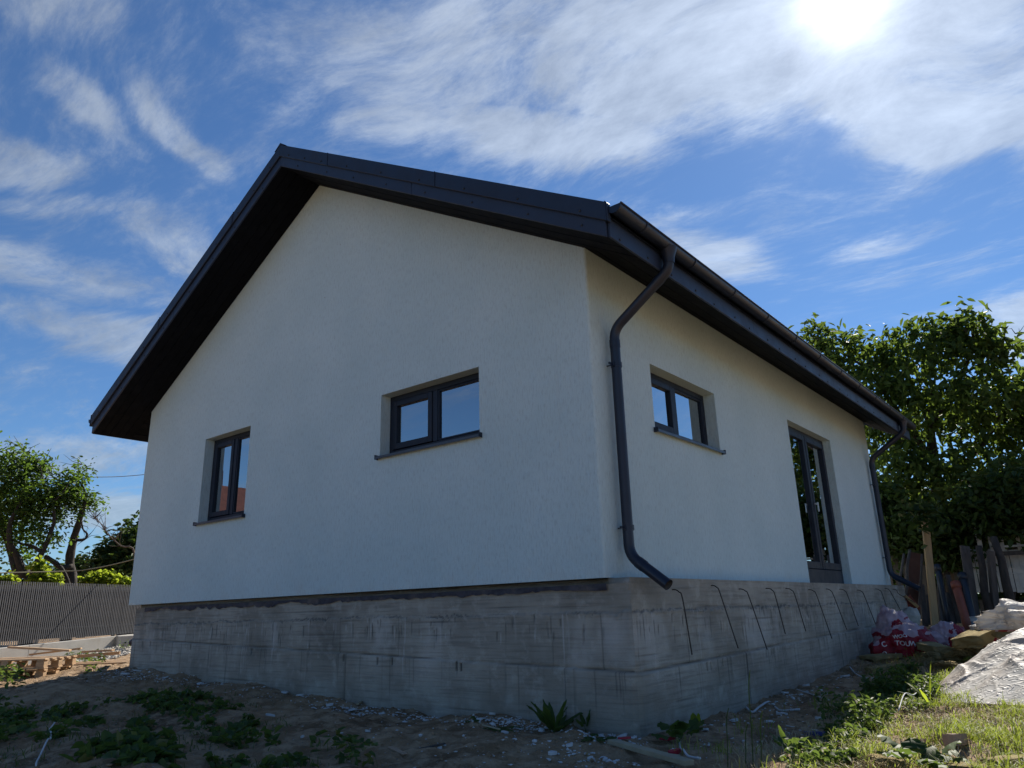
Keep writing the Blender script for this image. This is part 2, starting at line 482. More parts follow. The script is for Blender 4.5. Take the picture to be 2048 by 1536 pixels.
def plaster_mat():
    m, n, p = new_mat('white_render')
    c = n.new('ShaderNodeNewGeometry').outputs['Position']
    v = n.mapping(c, scale=(1, 1, .22))
    grain = n.noise(v, 60, 5, .75); grain2 = n.noise(v, 24, 4, .65); blot = n.noise(c, 1.1, 5, .6)
    spot = n.smooth(n.voronoi(c, 2.3), .0, .03, 1, 0)
    col = n.mix(n.lin(blot, .35, .65), (.585, .735, .77), (.645, .79, .825))
    col = n.mix(n.smooth(grain, .46, .68, 0, .5), col, (.40, .50, .525))
    z = n.xyz(c)[2]
    splash = n.math('MULTIPLY', n.smooth(z, ZB - .2, ZB + .35, 1, 0), n.smooth(n.noise(c, 3, 6, .7), .45, .8, 0, .45))
    col = n.mix(splash, col, (.55, .50, .44))
    run = n.math('MULTIPLY', n.smooth(n.noise(n.mapping(c, scale=(1, 1, .03)), 7, 5, .7), .58, .75, 0, .22), n.smooth(n.noise(c, .8, 2), .4, .6))
    col = n.mix(run, col, (.58, .57, .54))
    col = n.mix(spot, col, (.35, .34, .33))
    n.put(p.inputs['Base Color'], col); p.inputs['Roughness'].default_value = .9; p.inputs['Specular IOR Level'].default_value = .2
    h = n.math('ADD', grain, n.math('MULTIPLY', grain2, .6))
    n.put(p.inputs['Normal'], n.bump(h, 1.0, .014))
    return m
m_wall = plaster_mat()
m_anth = mat('anthracite_sheet', (.011, .021, .046), .55, .12, 3, .06, 30)
m_fascia = mat('anthracite_fascia', (.018, .029, .058), .5, .10, 3, .05, 30)
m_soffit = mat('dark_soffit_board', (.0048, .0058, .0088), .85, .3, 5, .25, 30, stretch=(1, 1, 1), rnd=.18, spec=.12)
m_gutter = mat('dark_gutter', (.010, .016, .034), .42, .12, 3, .03, 40)
m_frame = mat('anthracite_window_frame', (.014, .021, .036), .5, .08, 4, .03, 60, spec=.3)
m_sill = mat('grey_aluminium_sill', (.06, .072, .09), .4, .1, 4, .03, 60, metal=.3)
m_rebar = mat('rusty_steel', (.045, .034, .028), .75, .4, 60, .5, 200)
m_bit = mat('bitumen_strip', (.045, .046, .062), .8, .6, 9, .7, 40, dirt=(.17, .145, .125), dscale=3.5)
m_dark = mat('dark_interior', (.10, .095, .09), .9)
m_screw = mat('screw_head', (.018, .02, .026), .4)

def z_soffit(x):                      # underside of the roof slab
    return ZB + HR - abs(x + W / 2) * TAN

OPEN_G = [(-6.562, -5.416, 1.042, 2.232), (-2.799, -1.336, 1.418, 2.117)]
OPEN_L = [(1.078, 2.595, 1.421, 2.101), (5.039, 6.987, 0.0, 2.239)]
REV = .135
wb = MB()
R_C = .025
def wall_face(us, holes, mk, top):
    for a, b in zip(us[:-1], us[1:]):
        hs = [h for h in holes if h[0] < (a + b) / 2 < h[1]]
        if hs:
            h = hs[0]
            segs = [(0, h[2])] if h[2] > 0 else []
            for z0, z1 in segs: wb.add([mk(a, 0, z0), mk(b, 0, z0), mk(b, 0, z1), mk(a, 0, z1)], [(0, 1, 2, 3)])
            wb.add([mk(a, 0, h[3]), mk(b, 0, h[3]), mk(b, 0, top(b)), mk(a, 0, top(a))], [(0, 1, 2, 3)])
        else:
            wb.add([mk(a, 0, 0), mk(b, 0, 0), mk(b, 0, top(b)), mk(a, 0, top(a))], [(0, 1, 2, 3)])
    for (a, b, z0, z1) in holes:      # reveals
        D = REV + .02
        wb.add([mk(a, 0, z0), mk(a, D, z0), mk(a, D, z1), mk(a, 0, z1)], [(0, 1, 2, 3)])
        wb.add([mk(b, 0, z0), mk(b, D, z0), mk(b, D, z1), mk(b, 0, z1)], [(3, 2, 1, 0)])
        wb.add([mk(a, 0, z1), mk(a, D, z1), mk(b, D, z1), mk(b, 0, z1)], [(0, 1, 2, 3)])
        wb.add([mk(a, 0, z0), mk(a, D, z0), mk(b, D, z0), mk(b, 0, z0)], [(3, 2, 1, 0)])
mg = lambda u, d, z: (u, d, ZB + z)
ml = lambda u, d, z: (-d, u, ZB + z)
gtop = lambda x: HR - abs(x + W / 2) * TAN + .01
wall_face([-W, -6.562, -5.416, -W / 2, -2.799, -1.336, -R_C], OPEN_G, mg, gtop)
wall_face([R_C, 1.078, 2.595, 5.039, 6.987, L], OPEN_L, ml, lambda y: H + .01)
for k in range(4):                                            # softly rounded corner bead
    a0, a1 = math.pi / 2 * k / 4, math.pi / 2 * (k + 1) / 4
    q = [(-R_C + R_C * math.sin(a), R_C - R_C * math.cos(a)) for a in (a0, a1)]
    wb.add([(q[0][0], q[0][1], ZB), (q[1][0], q[1][1], ZB), (q[1][0], q[1][1], ZB + H + .01), (q[0][0], q[0][1], ZB + H + .01)], [(0, 1, 2, 3)])
wb.add([(-W, 0, ZB), (-W, L, ZB), (-W, L, ZB + H), (-W, 0, ZB + H)], [(0, 1, 2, 3)])
wb.add([(-W, L, ZB), (0, L, ZB), (0, L, ZB + H), (-W / 2, L, ZB + HR), (-W, L, ZB + H)], [(0, 1, 2, 3, 4)])
wb.add([(-W, 0, ZB), (0, 0, ZB), (0, .10, ZB), (-W, .10, ZB)], [(0, 1, 2, 3)])     # underside of the insulation
wall = wb.build('wall', m_wall, house)
# rooms behind the windows: floor, ceiling, partition
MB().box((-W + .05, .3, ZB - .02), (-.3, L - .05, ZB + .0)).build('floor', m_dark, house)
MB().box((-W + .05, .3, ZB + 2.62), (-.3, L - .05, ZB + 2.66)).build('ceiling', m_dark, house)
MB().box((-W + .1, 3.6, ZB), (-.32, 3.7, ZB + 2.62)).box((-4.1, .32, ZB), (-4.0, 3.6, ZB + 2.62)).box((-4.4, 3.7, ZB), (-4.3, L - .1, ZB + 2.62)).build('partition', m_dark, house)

# ---- footing, cast in three lifts
m_conc, n, p = new_mat('raw_concrete')
c = n.new('ShaderNodeNewGeometry').outputs['Position']; x_, y_, z_ = n.xyz(c)
blot = n.noise(c, 1.3, 6, .62); mid_n = n.noise(c, 7, 6, .65); fine = n.noise(c, 60, 4, .6)
boards = n.noise(n.mapping(c, scale=(.5, .5, 13)), 3.2, 5, .6)
drip = n.noise(n.mapping(c, scale=(1, 1, .055)), 24, 6, .7)
drip2 = n.noise(n.mapping(c, scale=(1, 1, .10)), 52, 4, .7)
col = n.mix(n.lin(blot, .35, .65), (.265, .248, .208), (.42, .395, .34))
col = n.mix(n.smooth(boards, .45, .68, 0, .5), col, (.165, .152, .13))
col = n.mix(n.smooth(mid_n, .50, .70, 0, .45), col, (.53, .505, .455))
lowz = n.smooth(z_, .05, .5, 1, 0)                            # soil splashed on the lowest lift
col = n.mix(n.math('MULTIPLY', lowz, n.smooth(n.noise(c, 2.2, 5, .6), .38, .7, 0, .6)), col, (.21, .165, .125))
stain_and_shade = n.new('ShaderNodeAttribute', attribute_name='stain_and_shade').outputs['Fac']
pale = n.new('ShaderNodeAttribute', attribute_name='pale').outputs['Fac']
col = n.mix(n.math('MULTIPLY', n.math('MINIMUM', pale, 1.0), .62), col, (.60, .59, .57))
col = n.mix(n.math('MULTIPLY', n.math('MINIMUM', stain_and_shade, 1.0), .86), col, (.055, .053, .052))
runs = stain_and_shade
pits = n.smooth(n.voronoi(c, 45), .06, .16, 1, 0)
pits = n.math('MULTIPLY', pits, n.smooth(n.noise(c, 3.1, 3), .5, .62))
col = n.mix(pits, col, (.08, .078, .075))
n.put(p.inputs['Base Color'], col); p.inputs['Roughness'].default_value = .88; p.inputs['Specular IOR Level'].default_value = .25
hh = n.math('ADD', n.math('MULTIPLY', boards, .5), n.math('ADD', n.math('MULTIPLY', mid_n, .6), n.math('SUBTRACT', n.math('MULTIPLY', fine, .35), n.math('ADD', n.math('MULTIPLY', pits, .8), n.math('MULTIPLY', runs, .5)))))
n.put(p.inputs['Normal'], n.bump(hh, .8, .012))

FX0, FX1, FY0, FY1, FTOP = -8.197, .19, .055, L + .04, 1.10
ST, PL = [], []
def footing_face(u0, u1, mk, ztop, joint, seed, vj):
    nu, nz = int((u1 - u0) / .0115), 165
    u = np.linspace(u0, u1, nu); z = np.linspace(-.75, ztop, nz)
    U, Z = np.meshgrid(u, z)
    zj = joint(U)
    rag = .012 * vnoise(U * 3.1, U * 0, seed=seed) + .012 * vnoise(U * 37, U * 0, seed=seed + 1) - .030 * np.clip(vnoise(U * 61, U * 0, seed=seed + 5), 0, 1) ** 1.5 * np.clip(.6 + vnoise(U * 2.3, U * 0, seed=seed + 21), 0, 1.4)
    d = np.where(Z < zj, .016, 0) + np.where(Z < .885 + rag, .010, 0)                     # lifts stand proud of one another
    d += np.where(Z > .885 + rag, .004 * vnoise(U * 2, Z * 2, seed=seed + 2), 0)
    lip = np.exp(-((Z - (.885 + rag - .012)) / .012) ** 2) * .010 * (.6 + .8 * vnoise(U * 14, U * 0, seed=seed + 6))
    d += lip
    bd = np.floor((Z + .04 * np.sin(U * .4)) / .125)
    d += .0035 * (_h(bd, np.floor(U / 2.4 + bd * .37), np.zeros_like(U), seed))           # form boards
    d += .006 * fbm(U * 1.5, Z * 1.5, o=4, seed=seed + 3)
    for uj, wdt in vj: d += np.where((np.abs(U - uj) < wdt) & (Z < zj), .010, 0)
    d -= .012 * np.exp(-((Z - zj - .006) / .007) ** 2) * (vnoise(U * 3, U * 0, seed=seed + 8) > -.5)      # joint line
    # --- stains: joint lines, form-panel seams, runs of slurry and water; crevice shade painted in at joints and tie holes
    rj = random.Random(seed)
    zc = .885 + rag
    st = .85 * np.exp(-((Z - zc) / .0075) ** 2) * np.clip(.6 + 1.2 * vnoise(U * 4, U * 0, seed=seed + 11) + .6 * vnoise(U * 55, U * 0, seed=seed + 18), 0, 1)
    st += np.exp(-((Z - zj - .004) / .0065) ** 2) * np.clip(.7 + vnoise(U * 2.2, U * 0, seed=seed + 12), .15, 1) * .85
    pl_ = np.zeros_like(st)
    for k in range(int((u1 - u0) * 34)):
        uu = rj.uniform(u0, u1)
        act = .5 + .5 * float(vnoise(np.array([uu * .75]), np.array([0.0]), seed=seed + 13)[0])
        if rj.random() > act * 1.25: continue
        j0 = int((uu - u0) / (u1 - u0) * (nu - 1)); lo, hi = max(0, j0 - 4), min(nu, j0 + 5)
        ln = rj.uniform(.04, .20) if rj.random() < .86 else rj.uniform(.25, .75)
        wd = rj.uniform(.003, .008) if ln < .22 else rj.uniform(.0035, .0055)
        ztop_ = .885 + float(rag[0, j0]) + rj.uniform(-.16, .0) * (ln < .22)
        uu2 = uu + .006 * vnoise(Z[:, lo:hi] * 9, Z[:, lo:hi] * 0, seed=k)
        zz_ = Z[:, lo:hi]
        run = np.exp(-((U[:, lo:hi] - uu2) / wd) ** 2) * np.clip((ztop_ - zz_) / .01, 0, 1) * np.clip((zz_ - ztop_ + ln) / (ln * .35), 0, 1)
        if rj.random() < .62: st[:, lo:hi] += run * rj.uniform(.5, 1.0)
        else: pl_[:, lo:hi] += run * rj.uniform(.5, 1.0)
    for k in range(int((u1 - u0) * 7)):          # lines dribbled over the lower lift
        uu = rj.uniform(u0, u1); j0 = int((uu - u0) / (u1 - u0) * (nu - 1)); lo, hi = max(0, j0 - 3), min(nu, j0 + 4)
        za = float(zj[0, j0]); ln = rj.uniform(.1, .5); zz_ = Z[:, lo:hi]
        st[:, lo:hi] += np.exp(-((U[:, lo:hi] - uu) / .0042) ** 2) * np.clip((za - zz_) / .01, 0, 1) * np.clip((zz_ - za + ln) / (ln * .4), 0, 1) * rj.uniform(.25, .7)
    for uj, wdt in vj: st += np.exp(-((np.abs(U - uj) - wdt) / .005) ** 2) * (Z < zj) * .75
    for k in range(int((u1 - u0) / 2.4) + 1):
        uj = u0 + .9 + k * 2.4; st += np.exp(-((U - uj) / .0045) ** 2) * ((Z > zj) & (Z < zc)) * .55
    for k in range(int((u1 - u0) * 1.1)):        # tie slots
        uj = rj.uniform(u0 + .2, u1 - .2); zs = float(zj[0, int((uj - u0) / (u1 - u0) * (nu - 1))]) - .05
        slot = (np.abs(U - uj) < .011) & (np.abs(Z - zs) < .035); st += slot * 1.0; d -= slot * .02
    for k in range(9):                            # seams of the boards
        zb_ = .05 + k * .125 - .04 * np.sin(U * .4); st += np.exp(-((Z - zb_) / .004) ** 2) * np.clip(vnoise(U * 1.1, U * 0 + k, seed=seed + 14) - .1, 0, .7) * .8
    pl_ += .75 * np.clip(fbm(U * 3, Z * 1.4, o=4, seed=seed + 15) - .12, 0, 1) * np.clip((zc - Z) / .03, 0, 1) * np.clip((Z - .25) / .3, 0, 1)
    st += .35 * np.clip(fbm(U * 1.4 + 7, Z * 3.5, o=4, seed=seed + 16) - .25, 0, 1)
    ST.append(np.clip(st, 0, 1).ravel()); PL.append(np.clip(pl_, 0, 1).ravel())
    d -= .006 * np.clip(st, 0, 1)
    edge = np.clip(np.minimum(U - u0, u1 - U) / .03, 0, 1)
    d = d * edge
    chip = np.clip(vnoise(U * 0, Z * 16, seed=77) + vnoise(U * 0, Z * 41, seed=78) * .7, 0, 1) * .014
    ce = np.clip(1 - (u1 - U) / .02, 0, 1) if mk == 'g' else np.clip(1 - (U - u0) / .02, 0, 1)
    d = d - chip * ce
    if mk == 'g': V = np.stack([U, FY0 - d, Z], -1)
    else: V = np.stack([FX1 + d, U, Z], -1)
    i = np.arange(nu * nz).reshape(nz, nu)
    F = np.stack([i[:-1, :-1], i[:-1, 1:], i[1:, 1:], i[1:, :-1]], -1).reshape(-1, 4)
    return V.reshape(-1, 3), F
V1, F1 = footing_face(FX0, FX1, 'g', FTOP, lambda u: .43 - (u - .19) * .029, 20, ((-.42, .05), (-3.3, .008), (-5.6, .01)))
V2, F2 = footing_face(FY0, FY1, 'l', ZB - .004, lambda u: .42 + (u - .05) * .018, 40, ((2.15, .006), (5.2, .008)))
cornv = np.array([(FX0, FY0, -.75), (FX0, FY1, -.75), (FX0, FY1, ZB - .004), (FX0, FY0, FTOP), (FX1, FY1, -.75), (FX1, FY1, ZB - .004),
                  (FX0, FY0, FTOP), (FX1, FY0, FTOP), (FX1, FY0 + .06, FTOP), (FX0, FY0 + .06, FTOP),
                  (FX0, FY0 + .06, ZB - .004), (FX1 - .2, FY0 + .06, ZB - .004), (FX1 - .2, FY0 + .06, FTOP),
                  (FX1 - .2, FY0, FTOP), (FX1 - .2, FY0, ZB - .004), (FX1, FY0, ZB - .004)])
cf = np.array([(0, 1, 2, 3), (1, 4, 5, 2), (6, 13, 12, 9), (9, 12, 11, 10), (13, 14, 11, 12), (13, 7, 15, 14), (10, 11, 5, 2), (14, 15, 5, 11)]) + len(V1) + len(V2)
foot = np_obj('footing', np.concatenate([V1, V2, cornv]), np.concatenate([F1, F2 + len(V1), cf]), m_conc, house)
for nm, arr in (('stain_and_shade', ST), ('pale', PL)):
    at_ = foot.data.attributes.new(nm, 'FLOAT', 'POINT'); at_.data.foreach_set('value', np.concatenate(arr + [np.zeros(len(cornv))]).astype(np.float32))
tag(foot, 'raw board-marked grey concrete footing cast in lifts')
# torn bitumen strip under the render
us = np.linspace(-7.9, -.02, 260)
lowe = 1.058 + .008 * vnoise(us * 5, us * 0, seed=5) + .010 * vnoise(us * 23, us * 0, seed=6) + np.where(us < -3.4, .018 * vnoise(us * 9, us * 0, seed=7), 0)
bv = np.concatenate([np.stack([us, np.full_like(us, FY0 - .018), lowe], -1), np.stack([us, np.full_like(us, FY0 - .018), np.full_like(us, FTOP + .004)], -1)])
bi = np.arange(259)
np_obj('bitumen_strip', bv, np.stack([bi, bi + 1, bi + 261, bi + 260], -1), m_bit, house)

# ---- starter bars bent out of the ledge
bars = [(0.77, 1.05, .33, .52), (1.56, 1.09, .41, .53), (2.22, 1.06, .40, .48), (2.97, 1.07, .35, .60), (3.57, 1.07, .35, .60), (4.35, 1.06, .39, .49),
        (5.03, 1.07, .39, .57), (5.63, 1.07, .36, .59), (6.47, 1.06, .40, .50), (7.47, 1.08, .34, .62), (8.06, 1.09, .44, .59), (8.57, 1.08, .50, .86)]
for y, z, x1, z1 in bars:
    jy = random.uniform(-.055, .055)
    mid = (.19 + (x1 - .19) * .55, y + jy * .3, z - .05)
    pts = smooth_path([(.14, y, z - .004), (.21, y, z), (.255, y + jy * .2, z - .022), (.285, y + jy * .4, z - .085), (x1, y + jy, z1)], 5)
    MB().tube(pts, .0055, 6).build('rebar', m_rebar, house, True)

# ---- roof
EZ = z_soffit(BV)                      # underside at the eave
T1, T2 = .15, .31                      # heights of fascia and of flashing above the underside
XR, XL, XM = BV, -W - BV, -W / 2
ZR = ZB + HR
roof = MB()
NXR, NYR = 60, 150
xs = np.linspace(0, 1, NXR); ys = np.linspace(-OV - .03, L + OV + .03, NYR)
for sx in (XR + .05, XL - .05):
    S_, Y_ = np.meshgrid(xs, ys)
    X_ = XM + (sx - XM) * S_
    Zt = ZR + T2 - .015 - np.abs(X_ - XM) * TAN - .012 + .012 * np.cos(Y_ * 2 * math.pi / .35) - .010 * ((S_ * 13.7) % 1.0)
    i = np.arange(NXR * NYR).reshape(NYR, NXR)
    F = np.stack([i[:-1, :-1], i[:-1, 1:], i[1:, 1:], i[1:, :-1]], -1).reshape(-1, 4)
    roof.add(np.stack([X_, Y_, Zt], -1).reshape(-1, 3), F.tolist())
    zb = .16
    roof.add([(XM, -OV, ZR + zb), (sx, -OV, EZ + zb), (sx, L + OV, EZ + zb), (XM, L + OV, ZR + zb)], [(0, 1, 2, 3)])
rf = roof.build('roof', m_anth, house)
MB().prism([(XM - .12, -OV - .05, ZR + T2 - .06), (XM, -OV - .05, ZR + T2 + .025), (XM + .12, -OV - .05, ZR + T2 - .06), (XM, -OV - .05, ZR + T2 - .002)], (0, L + 2 * OV + .1, 0)).build('ridge_cap', m_anth, rf)

def rake(xa, xb, y0, y1, za, zb_):      # a strip of the gable edge between xa and xb
    zf = lambda x: ZR - abs(x - XM) * TAN
    return [(xa, y0, zf(xa) + za), (xb, y0, zf(xb) + za), (xb, y0, zf(xb) + zb_), (xa, y0, zf(xa) + zb_)], (0, y1 - y0, 0)
screw0 = MB().tube([(0, 0, 0), (0, -.006, 0), (0, -.009, 0)], [.011, .011, .006], 8).build('screw', m_screw, None)
def put_screw(parent, x, y, z, rot=None):
    global screw0
    if screw0.parent is None and not screw0.get('used'):
        o = screw0; screw0['used'] = 1
        o.parent = parent; o.location = Vector((x, y, z)) - wloc(parent)
        if rot: o.rotation_euler = rot
    else:
        o = link_copy(screw0, parent, (x, y, z), rot if rot else (0, 0, 0))
    return o
for side in (1, -1):
    xe = XR if side > 0 else XL
    # lower fascia in two lengths, upper flashing in overlapping lengths
    cuts = [XM, XM + (xe - XM) * .52, xe]
    for a, b in zip(cuts[:-1], cuts[1:]):
        e = .004 if b != xe else 0
        o = MB().prism(*rake(a, b - side * e, -OV - .022, -OV, 0, T1)).build('fascia_board', m_fascia, house, bevel=.003)
        for k in range(4):
            x = a + (b - a) * (k + .5 + .15 * math.sin(k * 5 + a)) / 4
            put_screw(o, x, -OV - .022, ZR - abs(x - XM) * TAN + .055)
    cuts = [XM, XM + (xe - XM) * .22, XM + (xe - XM) * .60, xe + side * .04]
    for j, (a, b) in enumerate(zip(cuts[:-1], cuts[1:])):
        o = MB().prism(*rake(a, b, -OV - .045 - .004 * j, -OV, T1 - .012, T2)).build('rake_flashing', m_anth, house, bevel=.004)
        for k in range(3):
            x = a + (b - a) * (k + .6) / 3
            put_screw(o, x, -OV - .045 - .004 * j, ZR - abs(x - XM) * TAN + T1 + .03)
        MB().prism(*rake(b - side * .02, b - side * .012, -OV - .05 - .004 * j, -OV, T1 - .014, T2 + .004)).build('flashing_seam', m_anth, o)
    # rear gable edge
    MB().prism(*rake(XM, xe, L + OV, L + OV + .03, 0, T2)).build('fascia_board', m_fascia, house)
    # eave fascia
    y0, y1 = -OV - .0, L + OV
    o = MB().box((xe - (.0 if side > 0 else .022), y0, EZ), (xe + (.022 if side > 0 else .0), y1, EZ + .20)).build('eave_fascia', m_fascia, house, bevel=.003)
    if side > 0:
        for k in range(22):
            put_screw(o, xe + .022, -.45 + k * .46 + .05 * math.sin(k * 3), EZ + .03 + .012 * (k % 2), (0, 0, math.pi / 2))
        for k in range(3): MB().box((xe + .0215, 2.4 + k * 2.9, EZ + .002), (xe + .0235, 2.404 + k * 2.9, EZ + .19)).build('fascia_joint', m_screw, o)
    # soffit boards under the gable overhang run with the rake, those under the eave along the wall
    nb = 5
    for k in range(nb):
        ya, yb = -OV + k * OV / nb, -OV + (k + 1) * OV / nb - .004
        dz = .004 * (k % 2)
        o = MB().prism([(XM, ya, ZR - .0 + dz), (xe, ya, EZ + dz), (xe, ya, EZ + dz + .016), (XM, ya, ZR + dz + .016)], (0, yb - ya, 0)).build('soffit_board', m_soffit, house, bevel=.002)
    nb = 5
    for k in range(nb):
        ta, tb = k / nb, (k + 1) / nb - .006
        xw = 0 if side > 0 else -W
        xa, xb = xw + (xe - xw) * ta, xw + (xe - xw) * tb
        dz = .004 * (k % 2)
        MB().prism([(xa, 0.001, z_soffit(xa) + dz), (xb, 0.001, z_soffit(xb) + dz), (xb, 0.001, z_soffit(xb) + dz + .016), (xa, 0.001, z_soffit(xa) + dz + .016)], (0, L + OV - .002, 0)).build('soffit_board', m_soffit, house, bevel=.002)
    # gutter: half round with a rolled lip
    gx = xe + side * (.022 + .068); gzv = EZ + .245; gr = .066
    gb = MB(); na = 12; prof = []
    for k in range(na + 1):
        a = math.pi + math.pi * k / na
        prof.append((gx + gr * math.cos(a), gzv + gr * math.sin(a)))
    inner = [(gx + (gr - .004) * math.cos(math.pi + math.pi * k / na), gzv + (gr - .004) * math.sin(math.pi + math.pi * k / na)) for k in range(na + 1)]
    gy0, gy1 = -OV - .03, L + OV + .02
    ring = prof + inner[::-1]; nr = len(ring)
    V = [(x, gy0, z) for x, z in ring] + [(x, gy1, z) for x, z in ring]
    gb.add(V, [(i, (i + 1) % nr, nr + (i + 1) % nr, nr + i) for i in range(nr)])
    gut = gb.build('gutter', m_gutter, house, True)
    lx = gx + side * gr
    MB().tube([(lx, gy0, gzv + .002), (lx, gy1, gzv + .002)], .009, 8).build('rolled_lip', m_gutter, gut, True)
    for yy in (gy0, gy1):
        MB().prism([(x, yy - .003, z) for x, z in prof], (0, .006, 0)).build('end_cap', m_gutter, gut)
    for k in range(11 if side > 0 else 3):
        yy = -.2 + k * .92
        rr = gr + .004
        MB().tube([(gx + rr * math.cos(math.pi + math.pi * q / 10), yy, gzv + rr * math.sin(math.pi + math.pi * q / 10)) for q in range(11)], .006, 5).build('gutter_bracket', m_gutter, gut)

def downpipe(name_path, outlet, brackets, side=1):
    pts = round_path(name_path, .10, 6)
    o = MB().tube(pts, .046, 16, cap=False).tube([Vector(pts[-1]) - (Vector(pts[-1]) - Vector(pts[-2])).normalized() * .005, Vector(pts[-1])], .0475, 16, cap=False).build('downpipe', m_gutter, house, True)
    # dark bore of the open end
    d = (Vector(pts[-1]) - Vector(pts[-2])).normalized()
    MB().tube([Vector(pts[-1]) - d * .001, Vector(pts[-1]) - d * .35], .0425, 16, cap=False).build('pipe_bore', m_dark, o, True)
    x, y, z = outlet
    MB().tube([(x, y, z + .035), (x, y, z), (x, y, z - .05), (x, y, z - .11)], [.085, .075, .055, .05], 16, cap=False).build('outlet_funnel', m_gutter, o, True)
    for i, q in enumerate((1, 2, 3)):     # push-fit collars at the bends
        a, b = Vector(name_path[q]), Vector(name_path[q + 1])
        u = (b - a).normalized()
        if (b - a).length > .25: MB().tube([a + u * .10, a + u * .17], .0495, 16, cap=False).build('collar', m_gutter, o, True)
    for zb_ in brackets:
        bx, by = name_path[2][0], name_path[2][1]
        bk = MB().tube([(bx, by, zb_ - .022), (bx, by, zb_ + .022)], .051, 16)
        for s in (-1, 1): bk.box((bx - .012, by + s * .048, zb_ - .022), (bx + .012, by + s * .068, zb_ + .022))
        bk.tube([(bx, by - .03, zb_), (bx - side * .085, by - .03, zb_)], .006, 6)
        bk.box((bx - side * .02, by - .105, zb_ - .009), (bx - side * .006, by - .06, zb_ + .009))
        bk.build('pipe_bracket', m_gutter, o)
    return o
zg = EZ + .245
downpipe([(.694, .28, zg - .04), (.694, .28, zg - .235), (.082, .28, 3.36), (.082, .27, 1.33), (.44, .23, 1.075)], (.694, .28, zg - .075), (3.02, 1.56))
downpipe([(.694, 9.16, zg - .04), (.694, 9.16, zg - .235), (.082, 9.12, 3.36), (.082, 9.10, 1.33), (.50, 9.06, 1.075)], (.694, 9.16, zg - .075), (2.9, 1.62))
downpipe([(-W - .694, .45, zg - .04), (-W - .694, .45, zg - .235), (-W - .082, .40, 3.36), (-W - .082, .38, .80), (-W - .42, .30, .60)], (-W - .694, .45, zg - .075), (3.0, 1.5), -1)

# ---- windows and door
m_glass, n, p = new_mat('window_glass')
tr = n.new('ShaderNodeBsdfTransparent'); tr.inputs[0].default_value = (.45, .48, .5, 1)
gl = n.new('ShaderNodeBsdfGlossy'); gl.inputs['Roughness'].default_value = .0
gl.inputs['Color'].default_value = (.92, .96, 1, 1)
c = n.coord('Object')
n.put(gl.inputs['Normal'], n.bump(n.noise(n.mapping(c, scale=(1, 1, .12)), 3.0, 2, .5), .05, .02))
fr = n.new('ShaderNodeFresnel'); fr.inputs['IOR'].default_value = 2.0
ms = n.new('ShaderNodeMixShader')
n.l.new(n.math('MULTIPLY', n.math('ADD', fr.outputs[0], .16), 1.7, clamp=True), ms.inputs[0])
n.l.new(tr.outputs[0], ms.inputs[1]); n.l.new(gl.outputs[0], ms.inputs[2])
n.l.new(ms.outputs[0], n.n['Material Output'].inputs['Surface'])
m_curtain = mat('sheer_curtain', (.7, .7, .72), .9, .05)

